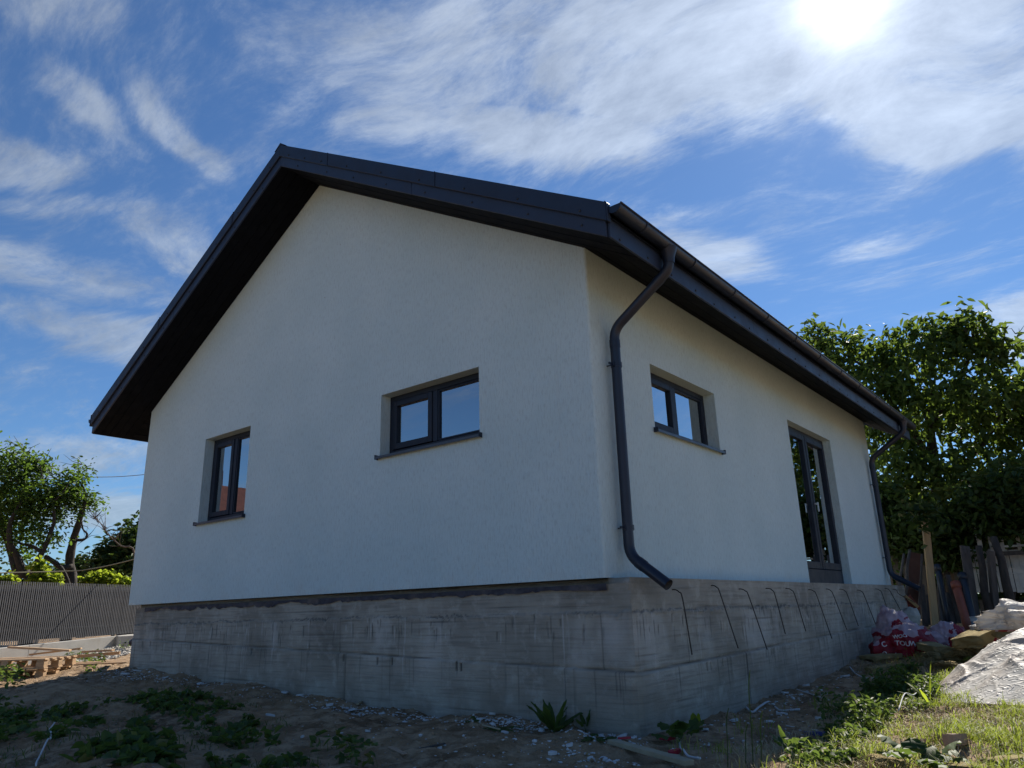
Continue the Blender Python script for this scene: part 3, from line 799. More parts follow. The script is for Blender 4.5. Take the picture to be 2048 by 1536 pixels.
def bx(mb, mk, u0, u1, d0, d1, z0, z1):
    a, b = mk(u0, d0, z0), mk(u1, d1, z1)
    mb.box((min(a[0], b[0]), min(a[1], b[1]), min(a[2], b[2])), (max(a[0], b[0]), max(a[1], b[1]), max(a[2], b[2])))
def ringbox(mb, mk, u0, u1, z0, z1, wd, d0, d1, wb_=None):
    wb_ = wb_ or wd
    bx(mb, mk, u0, u0 + wd, d0, d1, z0, z1); bx(mb, mk, u1 - wd, u1, d0, d1, z0, z1)
    bx(mb, mk, u0 + wd, u1 - wd, d0, d1, z0, z0 + wb_); bx(mb, mk, u0 + wd, u1 - wd, d0, d1, z1 - wd, z1)
def window(mk, u0, u1, z0, z1, sash_first=True, split=.5):
    fm = MB(); f0, f1 = REV, REV + .075
    ringbox(fm, mk, u0 + .001, u1 - .001, z0 + .012, z1 - .001, .062, f0, f1)
    fr_ = fm.build('window', m_frame, house, bevel=.004)
    um = u0 + (u1 - u0) * split
    mu = MB(); bx(mu, mk, um - .036, um + .036, f0 - .004, f1 - .004, z0 + .075, z1 - .064); mu.build('mullion', m_frame, fr_, bevel=.004)
    bead = MB()
    for h, (a, b) in enumerate(((u0 + .064, um - .038), (um + .038, u1 - .064))):
        is_sash = (h == 0) == sash_first
        if is_sash:
            s = MB(); ringbox(s, mk, a, b, z0 + .078, z1 - .068, .062, f0 - .016, f1 - .016, .068)
            so_ = s.build('sash', m_frame, fr_, bevel=.005)
            g_ = MB(); bx(g_, mk, a + .060, b - .060, f0 + .018, f0 + .022, z0 + .144, z1 - .128); g_.build('pane', m_glass, fr_)
        else:
            s = MB(); ringbox(s, mk, a, b, z0 + .078, z1 - .068, .018, f0 + .004, f1 - .01)
            s.build('glazing_bead', m_frame, fr_, bevel=.003)
            g_ = MB(); bx(g_, mk, a + .016, b - .016, f0 + .026, f0 + .030, z0 + .094, z1 - .084); g_.build('pane', m_glass, fr_)
    # sill of folded sheet with upturned end caps
    sl_ = MB()
    d0, d1 = -.045, REV + .004
    zs0, zs1 = z0 + .002, z0 + .016
    q = [mk(u0 - .025, d0, zs0 - .008), mk(u1 + .025, d0, zs0 - .008), mk(u1 + .025, d1, zs1), mk(u0 - .025, d1, zs1)]
    sl_.add(q + [(a, b, c_ - .003) for a, b, c_ in q], [(0, 1, 2, 3), (7, 6, 5, 4), (0, 4, 5, 1), (1, 5, 6, 2), (2, 6, 7, 3), (3, 7, 4, 0)])
    bx(sl_, mk, u0 - .025, u1 + .025, d0 - .003, d0, zs0 - .035, zs0 - .006)
    sill = sl_.build('sill', m_sill, fr_)
    for uu in (u0 - .032, u1 + .026):
        e_ = MB(); bx(e_, mk, uu, uu + .006, d0 - .006, .02, zs0 - .038, zs0 + .012); e_.build('sill_end_cap', m_gutter, sill)
    return fr_
window(mg, *OPEN_G[0], split=.52)
window(mg, *OPEN_G[1], split=.49)
window(ml, *OPEN_L[0], split=.49)
# French door
u0, u1, z0, z1 = OPEN_L[1]
f0, f1 = REV - .02, REV + .07
fm = MB(); ringbox(fm, ml, u0 + .001, u1 - .001, z0 + .002, z1 - .001, .06, f0, f1)
door = fm.build('door', m_frame, house, bevel=.004)
um = (u0 + u1) / 2
for h, (a, b) in enumerate(((u0 + .062, um - .002), (um + .002, u1 - .062))):
    s = MB(); ringbox(s, ml, a, b, z0 + .21, z1 - .064, .085, f0 - .014 - .006 * h, f1 - .02, .10)
    s.build('door_leaf', m_frame, door, bevel=.006)
    g_ = MB(); bx(g_, ml, a + .08, b - .08, f0 + .022, f0 + .026, z0 + .30, z1 - .14); g_.build('pane', m_glass, door)
kp = MB(); bx(kp, ml, u0 + .063, u1 - .063, f0 - .01, f1 - .02, z0 + .003, z0 + .205); kp.build('threshold_panel', m_frame, door, bevel=.004)
hd = MB(); bx(hd, ml, um + .02, um + .045, f0 - .075, f0 - .055, 1.03, 1.17); bx(hd, ml, um + .025, um + .04, f0 - .06, f0 - .01, 1.13, 1.16)
hd.build('handle', mat('pale_handle', (.6, .6, .6), .3, metal=.5), door, bevel=.003)
# ------------------------------------------------------------------ foliage helpers
def leaves(centres, length, width, droop=0.35, seed=1, up_bias=0.5, curl=0.12, dirs=None):
    """leaf blades folded along the midrib: six corners, two quads each"""
    r = np.random.default_rng(seed); n_ = len(centres)
    d = dirs if dirs is not None else r.normal(size=(n_, 3)) * np.array([1, 1, .55]) - np.array([0, 0, droop])
    d = d / np.linalg.norm(d, axis=1, keepdims=True)
    nrm = r.normal(size=(n_, 3)) * (1 - up_bias) + np.array([0, 0, up_bias * 1.6])
    s = np.cross(d, nrm); s /= np.linalg.norm(s, axis=1, keepdims=True) + 1e-9
    nrm = np.cross(s, d)
    ln = (length * r.uniform(.6, 1.25, n_))[:, None]; wd = (width * r.uniform(.7, 1.2, n_))[:, None]
    fold = r.uniform(.05, .35, n_)[:, None]
    b = centres
    l1 = b + d * ln * .32 + s * wd * .48 + nrm * wd * fold; r1 = b + d * ln * .32 - s * wd * .48 + nrm * wd * fold
    l2 = b + d * ln * .70 + s * wd * .38 + nrm * (wd * fold - ln * curl * .4); r2 = b + d * ln * .70 - s * wd * .38 + nrm * (wd * fold - ln * curl * .4)
    tip = b + d * ln - nrm * ln * curl
    V = np.stack([b, l1, l2, tip, r2, r1], 1).reshape(-1, 3)
    i = (np.arange(n_) * 6)[:, None]
    F = np.concatenate([i + np.array([0, 1, 2, 3]), i + np.array([0, 3, 4, 5])], 0)
    return V, F
def clump_points(clusters, per, seed, sub=9, spread=.16, shell=.55):
    """points gathered in twig-sized clumps inside ellipsoids (centre, radii)"""
    r = np.random.default_rng(seed); out = []
    for c, rad, k in clusters:
        nt = max(1, int(per * k / sub))
        v = r.normal(size=(nt, 3)); v /= np.linalg.norm(v, axis=1, keepdims=True)
        q = r.uniform(shell ** 3, 1, nt) ** (1 / 3)
        q = np.where(r.random(nt) < .25, r.random(nt) * .8, q)
        tw = np.array(c) + v * q[:, None] * np.array(rad) * r.uniform(.8, 1.12, (nt, 1))
        pts = np.repeat(tw, sub, 0) + r.normal(size=(nt * sub, 3)) * spread
        out.append(pts)
    return np.concatenate(out)
def limb(mb, pts, r0, r1, n=8, jit=.02, seed=0):
    r = random.Random(seed)
    sp = smooth_path([tuple(c + r.uniform(-jit, jit) for c in p) for p in pts], 4)
    k = len(sp)
    mb.tube(sp, [(r0 + (r1 - r0) * i / (k - 1)) * (1 + r.uniform(-.1, .14)) for i in range(k)], n)
def twigs(mb, tips, seed, n_each=5, length=.5, r0=.012):
    r = random.Random(seed)
    for t in tips:
        t = np.array(t)
        for k in range(n_each):
            d = np.array([r.gauss(0, 1), r.gauss(0, 1), r.gauss(.3, .8)]); d /= np.linalg.norm(d)
            e = t + d * length * r.uniform(.5, 1.2)
            mb.tube([t, (t + e) / 2 + np.array([r.gauss(0, .04), r.gauss(0, .04), r.gauss(0, .04)]), e], [r0, r0 * .7, r0 * .3], 4)
m_bark = mat('tree_bark', (.045, .036, .028), .9, .4, 9, .9, 16, stretch=(1, 1, .35), bdist=.03)
m_bark2 = mat('grey_twig_bark', (.11, .085, .07), .9, .3, 9)
m_leafA = leaf_mat('old_tree_leaf', (.030, .055, .012), (.075, .125, .026), (.20, .34, .04), .42)
m_leafB = leaf_mat('vine_leaf', (.09, .13, .015), (.16, .22, .03), (.48, .60, .05), .6)
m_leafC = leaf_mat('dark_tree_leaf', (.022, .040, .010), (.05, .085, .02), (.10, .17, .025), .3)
m_leafW = leaf_mat('walnut_leaf', (.022, .046, .012), (.066, .11, .025), (.21, .31, .045), .42)
m_weed = leaf_mat('weed_leaf', (.030, .058, .016), (.070, .115, .035), (.24, .36, .06), .34, dry=(.20, .17, .07))
m_grass = leaf_mat('grass_blade', (.075, .11, .018), (.19, .23, .045), (.44, .54, .07), .48, dry=(.38, .32, .16))

# ------------------------------------------------------------------ slatted fence on a concrete plinth
fa, fb = np.array([-14.88, .46, 0.0]), np.array([-16.21, 3.68, 0.0])
fd = (fb - fa) / np.linalg.norm(fb - fa); fnrm = np.array([fd[1], -fd[0], 0.0])        # towards the house
fl = np.linalg.norm(fb - fa)
def fp(s): return fa + fd * s
def plinth_top(s): return .48 + (.62 - .48) * s / fl
fence = thing('fence', fp(1.5) + np.array([0, 0, .1]), 'dark grey fence of close upright slats on a low concrete plinth', 'fence')
m_slat = mat('grey_fence_slat', (.115, .115, .118), .5, .12, 5, .03, 40, rnd=.10)
m_plinth = mat('pale_plinth_concrete', (.46, .44, .40), .9, .15, 4, .5, 40, dirt=(.33, .30, .25))
slat_src = None
s = -1.6; k = 0; SL_H = 1.0
while s < fl + 1.9:
    z0 = plinth_top(s) + .03; hgt_ = 1.795 - z0
    if slat_src is None:
        b_ = MB(); b_.box((-.0125, -.002, 0), (.0125, .002, 1.0))
        slat_src = b_.build('slat', m_slat); slat_src.parent = fence; o = slat_src
        o.location = Vector(fp(s) + fnrm * .03 + np.array([0, 0, z0])) - wloc(fence)
    else:
        o = link_copy(slat_src, fence, tuple(fp(s) + fnrm * .03 + np.array([0, 0, z0])))
    o.rotation_euler = (0, random.uniform(-.004, .004), math.atan2(fd[1], fd[0])); o.scale = (1, 1, hgt_)
    s += .050; k += 1
for zr in (.25, 1.05):
    b_ = MB(); b_.bar(fp(-1.7) + np.array([0, 0, .55 + zr]), fp(fl + 2) + np.array([0, 0, .62 + zr]), .03, .04); b_.build('rail', m_slat, fence)
for sp_ in (-1.2, .9, 3.0, 5.1):
    q = fp(sp_) - fnrm * .05; MB().box((q[0] - .03, q[1] - .03, .2), (q[0] + .03, q[1] + .03, 1.77)).build('post', m_slat, fence)
q0, q1 = fp(-1.7) - fnrm * .03, fp(fl + 2) - fnrm * .03
MB().bar(q0 + np.array([0, 0, 1.15]), q1 + np.array([0, 0, 1.2]), .008, 1.12).build('backing_sheet', mat('black_backing', (.02, .02, .022), .8), fence)
for s0, s1 in ((-1.7, .62), (.622, 2.95), (2.952, fl + 2)):
    q0, q1 = fp(s0), fp(s1); V = []
    for q, s_ in ((q0, s0), (q1, s1)):
        for sd in (.1, -.1):
            V += [q + fnrm * sd + np.array([0, 0, -.3 + .14 * s_ / fl]), q + fnrm * sd + np.array([0, 0, plinth_top(s_)])]
    b_ = MB(); b_.add(V, [(0, 1, 5, 4), (2, 6, 7, 3), (1, 3, 7, 5), (0, 2, 3, 1), (4, 5, 7, 6), (0, 4, 6, 2)]); b_.build('plinth_section', m_plinth, fence, bevel=.006)
s0 = 3.05; q0 = fp(s0) + fnrm * .16
MB().box((q0[0] - .2, q0[1] - .12, .2), (q0[0] + .1, q0[1] + .9, .60)).build('plinth_step', m_plinth, fence, bevel=.01)

# ------------------------------------------------------------------ old gnarled tree behind the fence
T0 = 22.5
def pt(px, py, dt=0.0): return tuple(P(px, py, T0 + dt))
base = P(62, 1215, T0); base[2] = gz(base[0], base[1])
tree = thing('old_tree', base, 'old gnarled tree with twisted dark limbs and thin leaves behind slatted fence', 'tree')
tb = MB()
limb(tb, [base, pt(62, 1165), pt(34, 1138), pt(22, 1100, .2), pt(8, 1055, .3), pt(-6, 1020, .4), pt(-12, 980, .5)], .16, .04, 10, seed=1)
limb(tb, [pt(46, 1152), pt(34, 1115, -.2), pt(20, 1085, -.3), pt(22, 1040, -.4), pt(45, 1000, -.5)], .10, .03, 8, seed=2)
limb(tb, [pt(62, 1165), pt(70, 1130, -.3), pt(86, 1100, -.4), pt(100, 1065, -.5), pt(108, 1040, -.5), pt(104, 1005, -.5), pt(86, 965, -.4), pt(80, 930, -.3)], .075, .012, 8, seed=3)
limb(tb, [pt(86, 1104, -.4), pt(66, 1092, -.2), pt(40, 1088, 0), pt(18, 1074, .3)], .05, .02, 6, seed=4)
limb(tb, [pt(104, 1005, -.5), pt(125, 985, -.6), pt(140, 962, -.6)], .03, .01, 6, seed=5)
limb(tb, [pt(22, 1040, -.4), pt(60, 1020, -.2), pt(75, 985, 0)], .035, .012, 6, seed=6)
tb_o = tb.build('trunk', m_bark, tree, True)
b2 = np.array(P(143, 1215, T0 + .3)); b2[2] = gz(b2[0], b2[1])
tree2 = thing('old_tree', b2, 'leaning dead-topped tree with a hooked broken limb behind slatted fence', 'tree')
t2 = MB()
limb(t2, [b2, pt(144, 1165, .3), pt(140, 1120, .2), pt(149, 1078, .1), pt(155, 1050, 0), pt(164, 1022, -.1), pt(171, 1000, -.1), pt(165, 972, 0), pt(148, 950, 0)], .14, .012, 10, seed=7)
limb(t2, [pt(142, 1130, .2), pt(124, 1134, .1), pt(108, 1124, 0), pt(90, 1112, -.1)], .085, .05, 8, seed=8)
limb(t2, [pt(138, 1168, .1), pt(132, 1150, 0), pt(120, 1132, 0), pt(108, 1124, 0)], .05, .04, 6, seed=9)
limb(t2, [pt(150, 1080, .1), pt(163, 1081, 0), pt(173, 1076, 0), pt(175, 1069, 0), pt(167, 1060, 0), pt(164, 1045, 0), pt(160, 1030, 0)], .04, .012, 7, seed=10)
limb(t2, [pt(168, 1015, -.1), pt(150, 1015, -.1), pt(135, 1010, -.1), pt(118, 1008, -.1)], .035, .01, 6, seed=11)
limb(t2, [pt(170, 1002, -.1), pt(184, 1005, -.1), pt(196, 998, -.1)], .025, .006, 6, seed=12)
t2.build('trunk', m_bark, tree2, True)
def el(px, py, rpx, dt=0, k=1.0, sq=1.0):
    r_ = rpx / FPX * (T0 + dt)
    return (P(px, py, T0 + dt), (r_, r_, r_ * sq), k)
clA = [el(35, 935, 38, 0, 1, .9), el(80, 930, 16, .1, .35), el(5, 985, 45, .4, 1.2), el(55, 985, 42, -.2, 1.2), el(90, 1000, 36, -.3, 1.0), el(25, 1045, 40, .2, .9), el(75, 1055, 30, -.2, .55), el(-30, 950, 60, .3, 1.0), el(-40, 1040, 60, .4, 1.0), el(108, 1080, 18, -.2, .15), el(48, 1100, 26, .3, .35)]
pa = clump_points(clA, 820, 3, spread=.13)
np_obj('crown', *leaves(pa, .125, .058, seed=5, up_bias=.35), m_leafA, tree)
clB = [el(150, 955, 26, 0, .5), el(135, 985, 22, -.1, .4), el(160, 990, 20, 0, .3), el(120, 1000, 26, -.2, .45), el(190, 1002, 10, 0, .12), el(140, 1020, 24, -.1, .22), el(165, 1010, 14, 0, .14)]
pb = clump_points(clB, 760, 4, spread=.12)
np_obj('crown', *leaves(pb, .12, .055, seed=6, up_bias=.35), m_leafA, tree2)
tw = MB(); twigs(tw, pa[::300], 5, 4, .55, .010); tag(tw.build('twigs', m_bark, tree), kind='stuff')
tw = MB(); twigs(tw, list(pb[::260]) + [pt(160, 1050), pt(172, 1078), pt(150, 1085), pt(165, 1035)], 6, 4, .5, .009); tag(tw.build('twigs', m_bark, tree2), kind='stuff')

# thin bare sapling
bs = P(268, 1170, 26.0); bs[2] = gz(bs[0], bs[1])
sap = thing('bare_sapling', bs, 'leafless grey sapling leaning out beside the white house corner', 'tree')
sm = MB()
def sq_(px, py, dt=0): return tuple(P(px, py, 26.0 + dt))
limb(sm, [bs, sq_(270, 1112), sq_(240, 1092), sq_(215, 1068), sq_(200, 1045), sq_(182, 1030)], .035, .008, 6, seed=20)
rs = random.Random(4)
for i in range(34):
    f = rs.uniform(.15, 1); a = np.array(sq_(262 - 80 * f + rs.uniform(-4, 4), 1107 - 75 * f + rs.uniform(-4, 4)))
    e = a + RIGHT * rs.uniform(-.45, .35) + UP * rs.uniform(.05, .65) + FWD * rs.uniform(-.3, .3)
    sm.tube([a, (a + e) / 2 + UP * rs.uniform(-.05, .05), e], [.010, .007, .003], 4)
sm.build('trunk', m_bark2, sap)

# dense dark trees further off
def far_tree(name, label, cl, t, per, leaf, seed, mt, trunk_px, trunk_r=.18, group=None, sub=9, spread=.22):
    b = P(trunk_px[0], trunk_px[1], t); b[2] = gz(b[0], b[1])
    th = thing(name, b, label, 'tree', group)
    cc = [(P(px, py, t + dt), (r_ / FPX * t,) * 3, k) for px, py, r_, dt, k in cl]
    pts = clump_points(cc, per, seed, sub=sub, spread=spread)
    np_obj('crown', *leaves(pts, leaf, leaf * .5, seed=seed + 1, up_bias=.4), mt, th)
    mb = MB()
    top = cc[0][0]
    limb(mb, [b, b * .5 + top * .5 + np.array([.1, .1, 0]), top], trunk_r, trunk_r * .3, 8, seed=seed)
    for c_, r_, k in cc[1:7]: limb(mb, [b * .55 + top * .45, (b * .2 + top * .3 + c_ * .5), c_], trunk_r * .4, .02, 6, seed=seed + 2)
    mb.build('trunk', m_bark, th, True)
    return th
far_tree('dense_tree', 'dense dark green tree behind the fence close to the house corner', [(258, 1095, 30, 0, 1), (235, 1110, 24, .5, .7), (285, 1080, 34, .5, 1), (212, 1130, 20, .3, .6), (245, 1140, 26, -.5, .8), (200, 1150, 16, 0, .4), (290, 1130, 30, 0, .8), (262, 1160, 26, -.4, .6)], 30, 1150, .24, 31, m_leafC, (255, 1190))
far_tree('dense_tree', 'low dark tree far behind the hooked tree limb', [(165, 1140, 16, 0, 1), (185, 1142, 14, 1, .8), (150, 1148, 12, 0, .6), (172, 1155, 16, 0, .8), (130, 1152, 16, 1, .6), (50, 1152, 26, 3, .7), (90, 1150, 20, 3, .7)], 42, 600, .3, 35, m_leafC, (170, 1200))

# bright vine leaves along the fence top
for i, (lab, cl) in enumerate((('bright yellow-green vine climbing over fence below the gnarled tree', [(78, 1132, 9, .6), (84, 1150, 14, 1.0), (100, 1158, 10, .7), (70, 1155, 8, .4), (112, 1160, 9, .5)]),
                              ('bright yellow-green vine along fence top near the house corner', [(160, 1163, 9, .5), (180, 1160, 12, .8), (200, 1156, 13, .9), (215, 1152, 9, .6), (228, 1160, 12, .9), (248, 1163, 10, .6), (190, 1168, 14, .7), (262, 1165, 8, .4)]),
                              ('small vine shoot over fence beside the thick leaning limb', [(14, 1160, 9, .6), (26, 1163, 7, .3), (-6, 1160, 10, .6)]))):
    t_ = (21.0, 22.6, 20.6)[i]
    b = P(cl[0][0], 1200, t_); b[2] = gz(b[0], b[1])
    th = thing('vine', b, lab, 'vine', None)
    cc = [(P(px, py, t_ + .6), (r_ / FPX * t_,) * 3, k) for px, py, r_, k in cl]
    pts = clump_points(cc, 190, 50 + i, sub=3, spread=.05, shell=.2)
    np_obj('foliage', *leaves(pts, .11, .10, seed=60 + i, up_bias=.3), m_leafB, th)
    mb = MB()
    for px, py, r_, k in cl: limb(mb, [P(px + 2, 1205, t_ + .6), P(px - 1, 1180, t_ + .6), P(px, py, t_ + .6)], .012, .006, 5, seed=px)
    mb.build('stem', m_bark, th)

# overhead cables
m_cable = mat('black_cable', (.03, .03, .03), .6)
m_cable2 = mat('yellowed_cable', (.32, .28, .17), .6)
def cable(name, pts, r, mt, lab, cat='cable'):
    o = MB().tube(smooth_path(pts, 6), r, 6).build(name, mt, None, True)
    return tag(o, lab, cat)
cable('overhead_cable', [P(-260, 985, 26), P(85, 956, 30), P(180, 954.5, 31), P(300, 948, 32.5), P(560, 915, 36)], .014, m_cable, 'thin dark overhead cable crossing the sky beyond the tree tops')
cable('overhead_cable', [P(-200, 1150, 20), P(115, 1143, 21), P(180, 1138, 21), P(262, 1120, 21), P(420, 1075, 21)], .014, m_cable2, 'slack yellowish cable hanging over the slatted fence')

# ------------------------------------------------------------------ pallets
m_pine = mat('pallet_pine', (.42, .28, .16), .75, .22, 4, .5, 30, stretch=(1, 1, 6), rnd=.22)
def pallet(loc, rz, lab, tilt=(0, 0)):
    th = thing('pallet', loc, lab, 'pallet', None)
    bo = []
    Lx, Ly = 1.2, .8
    for k in range(5):
        y = -Ly / 2 + .05 + k * (Ly - .1) / 4
        bo.append(('top_board', (-Lx / 2, y - .05, .122), (Lx / 2, y + .05, .144)))
    for x in (-Lx / 2 + .07, 0, Lx / 2 - .07):
        bo.append(('cross_board', (x - .05, -Ly / 2, .100), (x + .05, Ly / 2, .121)))
        for y in (-Ly / 2 + .05, 0, Ly / 2 - .05):
            bo.append(('block', (x - .06, y - .049, .0225), (x + .06, y + .049, .0995)))
    for y in (-Ly / 2 + .05, 0, Ly / 2 - .05): bo.append(('bottom_board', (-Lx / 2, y - .05, 0), (Lx / 2, y + .05, .022)))
    for nm, lo, hi in bo:
        b_ = MB(); b_.box(np.array(lo) + np.array(loc), np.array(hi) + np.array(loc)); b_.build(nm, m_pine, th, bevel=.003)
    th.rotation_euler = (tilt[0], tilt[1], rz)
    return th
def gp(px, py, dz=0.0):
    q = on_ground(px, py); return np.array([q[0], q[1], gz(q[0], q[1]) + dz])
p0 = gp(52, 1358)
rzp = math.atan2(RIGHT[1], RIGHT[0])
u_, v_ = np.array([math.cos(rzp), math.sin(rzp), 0]), np.array([-math.sin(rzp), math.cos(rzp), 0])
pallet(p0 + u_ * -.42 + v_ * .45 + np.array([0, 0, .01]), rzp + .05, 'bottom wooden pallet of the sunlit pile by the fence')
pallet(p0 + u_ * -.34 + v_ * .40 + np.array([0, 0, .165]), rzp - .03, 'upper wooden pallet lying on another pallet', )
pallet(p0 + u_ * .33 + v_ * 1.15 + np.array([0, 0, .04]), rzp + .30, 'wooden pallet set askew behind the stacked pallets')
def plank(a, b, wd, th_, lab, side=None, mt=None, name='plank', group=None):
    b_ = MB(); b_.bar(a, b, wd, th_, side); o = b_.build(name, mt or m_pine, None, loc=tuple(a), bevel=.003)
    return tag(o, lab, 'plank', group)
z_ = .33
q = p0 + u_ * -.5 + v_ * .5 + np.array([0, 0, z_])
plank(q + u_ * -.15 + np.array([0, 0, .14]), q + u_ * .75 + v_ * .1 + np.array([0, 0, .06]), .09, .03, 'pine plank lying highest across the pallet pile', v_)
plank(q + u_ * .1 + v_ * .15 + np.array([0, 0, .015]), q + u_ * .78 + v_ * .35 + np.array([0, 0, .08]), .10, .025, 'short pine plank propped under the topmost plank', v_)
plank(q + u_ * .55 + v_ * .5 + np.array([0, 0, -.05]), q + u_ * 1.2 + v_ * .75 + np.array([0, 0, -.02]), .10, .05, 'stubby pine plank on the askew pallet', v_)
plank(q + u_ * .62 + v_ * .7 + np.array([0, 0, .015]), q + u_ * 1.15 + v_ * .62 + np.array([0, 0, .03]), .08, .03, 'broken board end on top of the askew pallet', v_)
plank(p0 + u_ * .4 + v_ * .05 + np.array([0, 0, .015]), p0 + u_ * -.35 + v_ * -.12 + np.array([0, 0, .012]), .09, .02, 'loose board flat on the soil in front of the pallets', v_)
plank(gp(128, 1351, .015), gp(185, 1343, .02), .06, .025, 'thin lath flat on the soil beside the pallets', v_)

# ------------------------------------------------------------------ neighbour's house (seen mirrored in the gable window)
m_brick = mat('red_brick', (.20, .075, .05), .9, .3, 9, .5, 30)
m_tile = mat('red_roof_tile', (.11, .042, .032), .8, .25, 6, .5, 20)
nb_ = thing('neighbour_house', (-25, -12, 0), 'red brick neighbour house with tiled roof across the yard', 'house')
hx0, hx1, hy0, hy1, hz0, hz1 = -29, -22, -17, -8, -.3, 3.2
MB().box((hx0, hy0, hz0), (hx1, hy1, hz1)).add([(hx0, hy1, hz1), (hx1, hy1, hz1), ((hx0 + hx1) / 2, hy1, 6.0)], [(0, 1, 2)]).add([(hx0, hy0, hz1), (hx1, hy0, hz1), ((hx0 + hx1) / 2, hy0, 6.0)], [(0, 1, 2)]).build('wall', m_brick, nb_)
for s_ in (-1, 1):
    xm = (hx0 + hx1) / 2; xe = xm + s_ * 4.0
    MB().prism([(xm, hy0 - .4, 6.15), (xe, hy0 - .4, 2.95), (xe, hy0 - .4, 3.07), (xm, hy0 - .4, 6.28)], (0, hy1 - hy0 + .8, 0)).build('roof_slope', m_tile, nb_)
for yy in (-15.2, -12.6, -10.0):
    wd_ = MB().box((hx1 - .05, yy - .5, 1.0), (hx1 + .03, yy + .5, 2.3)).build('window', m_sill, nb_, bevel=.01)
    MB().box((hx1 + .028, yy - .42, 1.08), (hx1 + .036, yy + .42, 2.22)).build('pane', m_glass, wd_)
MB().box((-26.5, -11, 5.2), (-25.9, -10.4, 7.0)).build('chimney', m_brick, nb_, bevel=.02)
# ------------------------------------------------------------------ right background: walnut, shrubs
def walnut():
    t = 20.0
    b = P(1905, 1215, 21.0); b[2] = gz(b[0], b[1])
    th = thing('walnut_tree', b, 'large spreading walnut tree with dense broad leaves behind the house', 'tree')
    cl = [(1700, 720, 62, 0, 1.0), (1640, 690, 30, .3, .45), (1770, 708, 50, .4, .9), (1850, 702, 52, -.4, .9), (1935, 684, 58, .2, 1.0), (1985, 690, 42, 0, .6), (2030, 775, 56, .3, .9),
          (1720, 790, 50, -.5, .8), (1800, 790, 62, -.6, 1.0), (1890, 790, 62, -.7, 1.0), (1975, 790, 60, -.5, .9), (1760, 860, 50, -.4, .8), (1830, 860, 45, .8, .55), (1920, 850, 50, .3, .6), (1990, 860, 55, 0, .7), (2050, 850, 60, .5, .8),
          (1790, 930, 55, -.6, .9), (1870, 950, 60, -.8, 1.0), (1960, 960, 55, -.5, .8), (2040, 960, 60, 0, .8), (1770, 1000, 50, -.3, .8), (1840, 1020, 55, -.6, .9), (1920, 1030, 55, -.8, .9), (2110, 830, 75, .4, 1.0), (2110, 930, 80, .4, 1.0),
          (1800, 1070, 40, -.4, .6), (1870, 1080, 40, -.5, .6), (1625, 660, 16, .2, .15), (1945, 648, 22, 0, .25), (1840, 655, 22, 0, .22), (1900, 660, 24, .1, .25)]
    cc = [(P(px, py, t + dt), (r_ / FPX * t,) * 3, k) for px, py, r_, dt, k in cl]
    pts = clump_points(cc, 540, 101, sub=13, spread=.15, shell=.3)
    # compound leaves: leaflets droop from shared stalks
    V, F = leaves(pts, .235, .095, droop=.75, seed=102, up_bias=.38)
    np_obj('crown', V, F, m_leafW, th)
    mb = MB()
    J = lambda px, py, dt=0: P(px, py, t + dt)
    limb(mb, [b, J(1895, 1100, .5), J(1872, 960, .3), J(1862, 850, .2), J(1866, 760, .2)], .22, .06, 10, seed=1)
    for pts_ in ([J(1880, 1000, .3), J(1930, 930, 0), J(1985, 860, 0), J(2010, 780, .1)], [J(1868, 930, .3), J(1820, 860, 0), J(1780, 800, -.2), J(1735, 740, -.1), J(1660, 690, 0)],
                 [J(1862, 860, .2), J(1900, 800, -.2), J(1935, 720, 0), J(1948, 660, 0)], [J(1875, 970, .3), J(1960, 960, .2), J(2050, 940, .2)], [J(1864, 850, .2), J(1830, 780, .3), J(1800, 710, .3)], [J(1880, 1010, .3), J(1825, 985, 0), J(1770, 960, 0)],
                 [J(2010, 1000, .3), J(1985, 930, .1), J(1950, 880, 0)]):
        limb(mb, pts_, .085, .018, 7, seed=len(pts_))
    mb.build('trunk', m_bark, th, True)
    tw = MB(); twigs(tw, pts[::300], 9, 4, .42, .010); tag(tw.build('twigs', m_bark, th), kind='stuff')
walnut()
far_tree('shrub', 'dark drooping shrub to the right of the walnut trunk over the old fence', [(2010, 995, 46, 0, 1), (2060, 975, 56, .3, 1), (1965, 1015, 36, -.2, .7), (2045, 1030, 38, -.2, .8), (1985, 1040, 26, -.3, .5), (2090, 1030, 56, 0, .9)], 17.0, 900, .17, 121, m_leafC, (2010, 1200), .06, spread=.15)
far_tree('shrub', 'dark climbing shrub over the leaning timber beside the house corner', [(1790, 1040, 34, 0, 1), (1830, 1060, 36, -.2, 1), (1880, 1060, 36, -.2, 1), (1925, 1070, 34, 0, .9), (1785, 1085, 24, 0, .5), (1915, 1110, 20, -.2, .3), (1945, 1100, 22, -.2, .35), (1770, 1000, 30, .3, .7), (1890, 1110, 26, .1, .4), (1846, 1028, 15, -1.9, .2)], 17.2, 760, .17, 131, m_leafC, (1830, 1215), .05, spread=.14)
far_tree('background_tree', 'shaded tree mass beyond the old timber fence', [(1850, 1130, 50, 0, 1), (1920, 1120, 55, 0, 1), (1990, 1100, 60, 0, 1), (2070, 1100, 70, 0, 1), (1800, 1110, 50, 0, 1), (1840, 1040, 60, 1, .8), (1960, 1020, 60, 1, .8), (1900, 1170, 40, 0, .7), (1830, 1180, 40, 0, .7), (1990, 1170, 50, 0, .9), (2060, 1170, 55, 0, .9), (2120, 1150, 60, 0, .9)], 25.0, 700, .26, 141, m_leafC, (1880, 1210), .15)

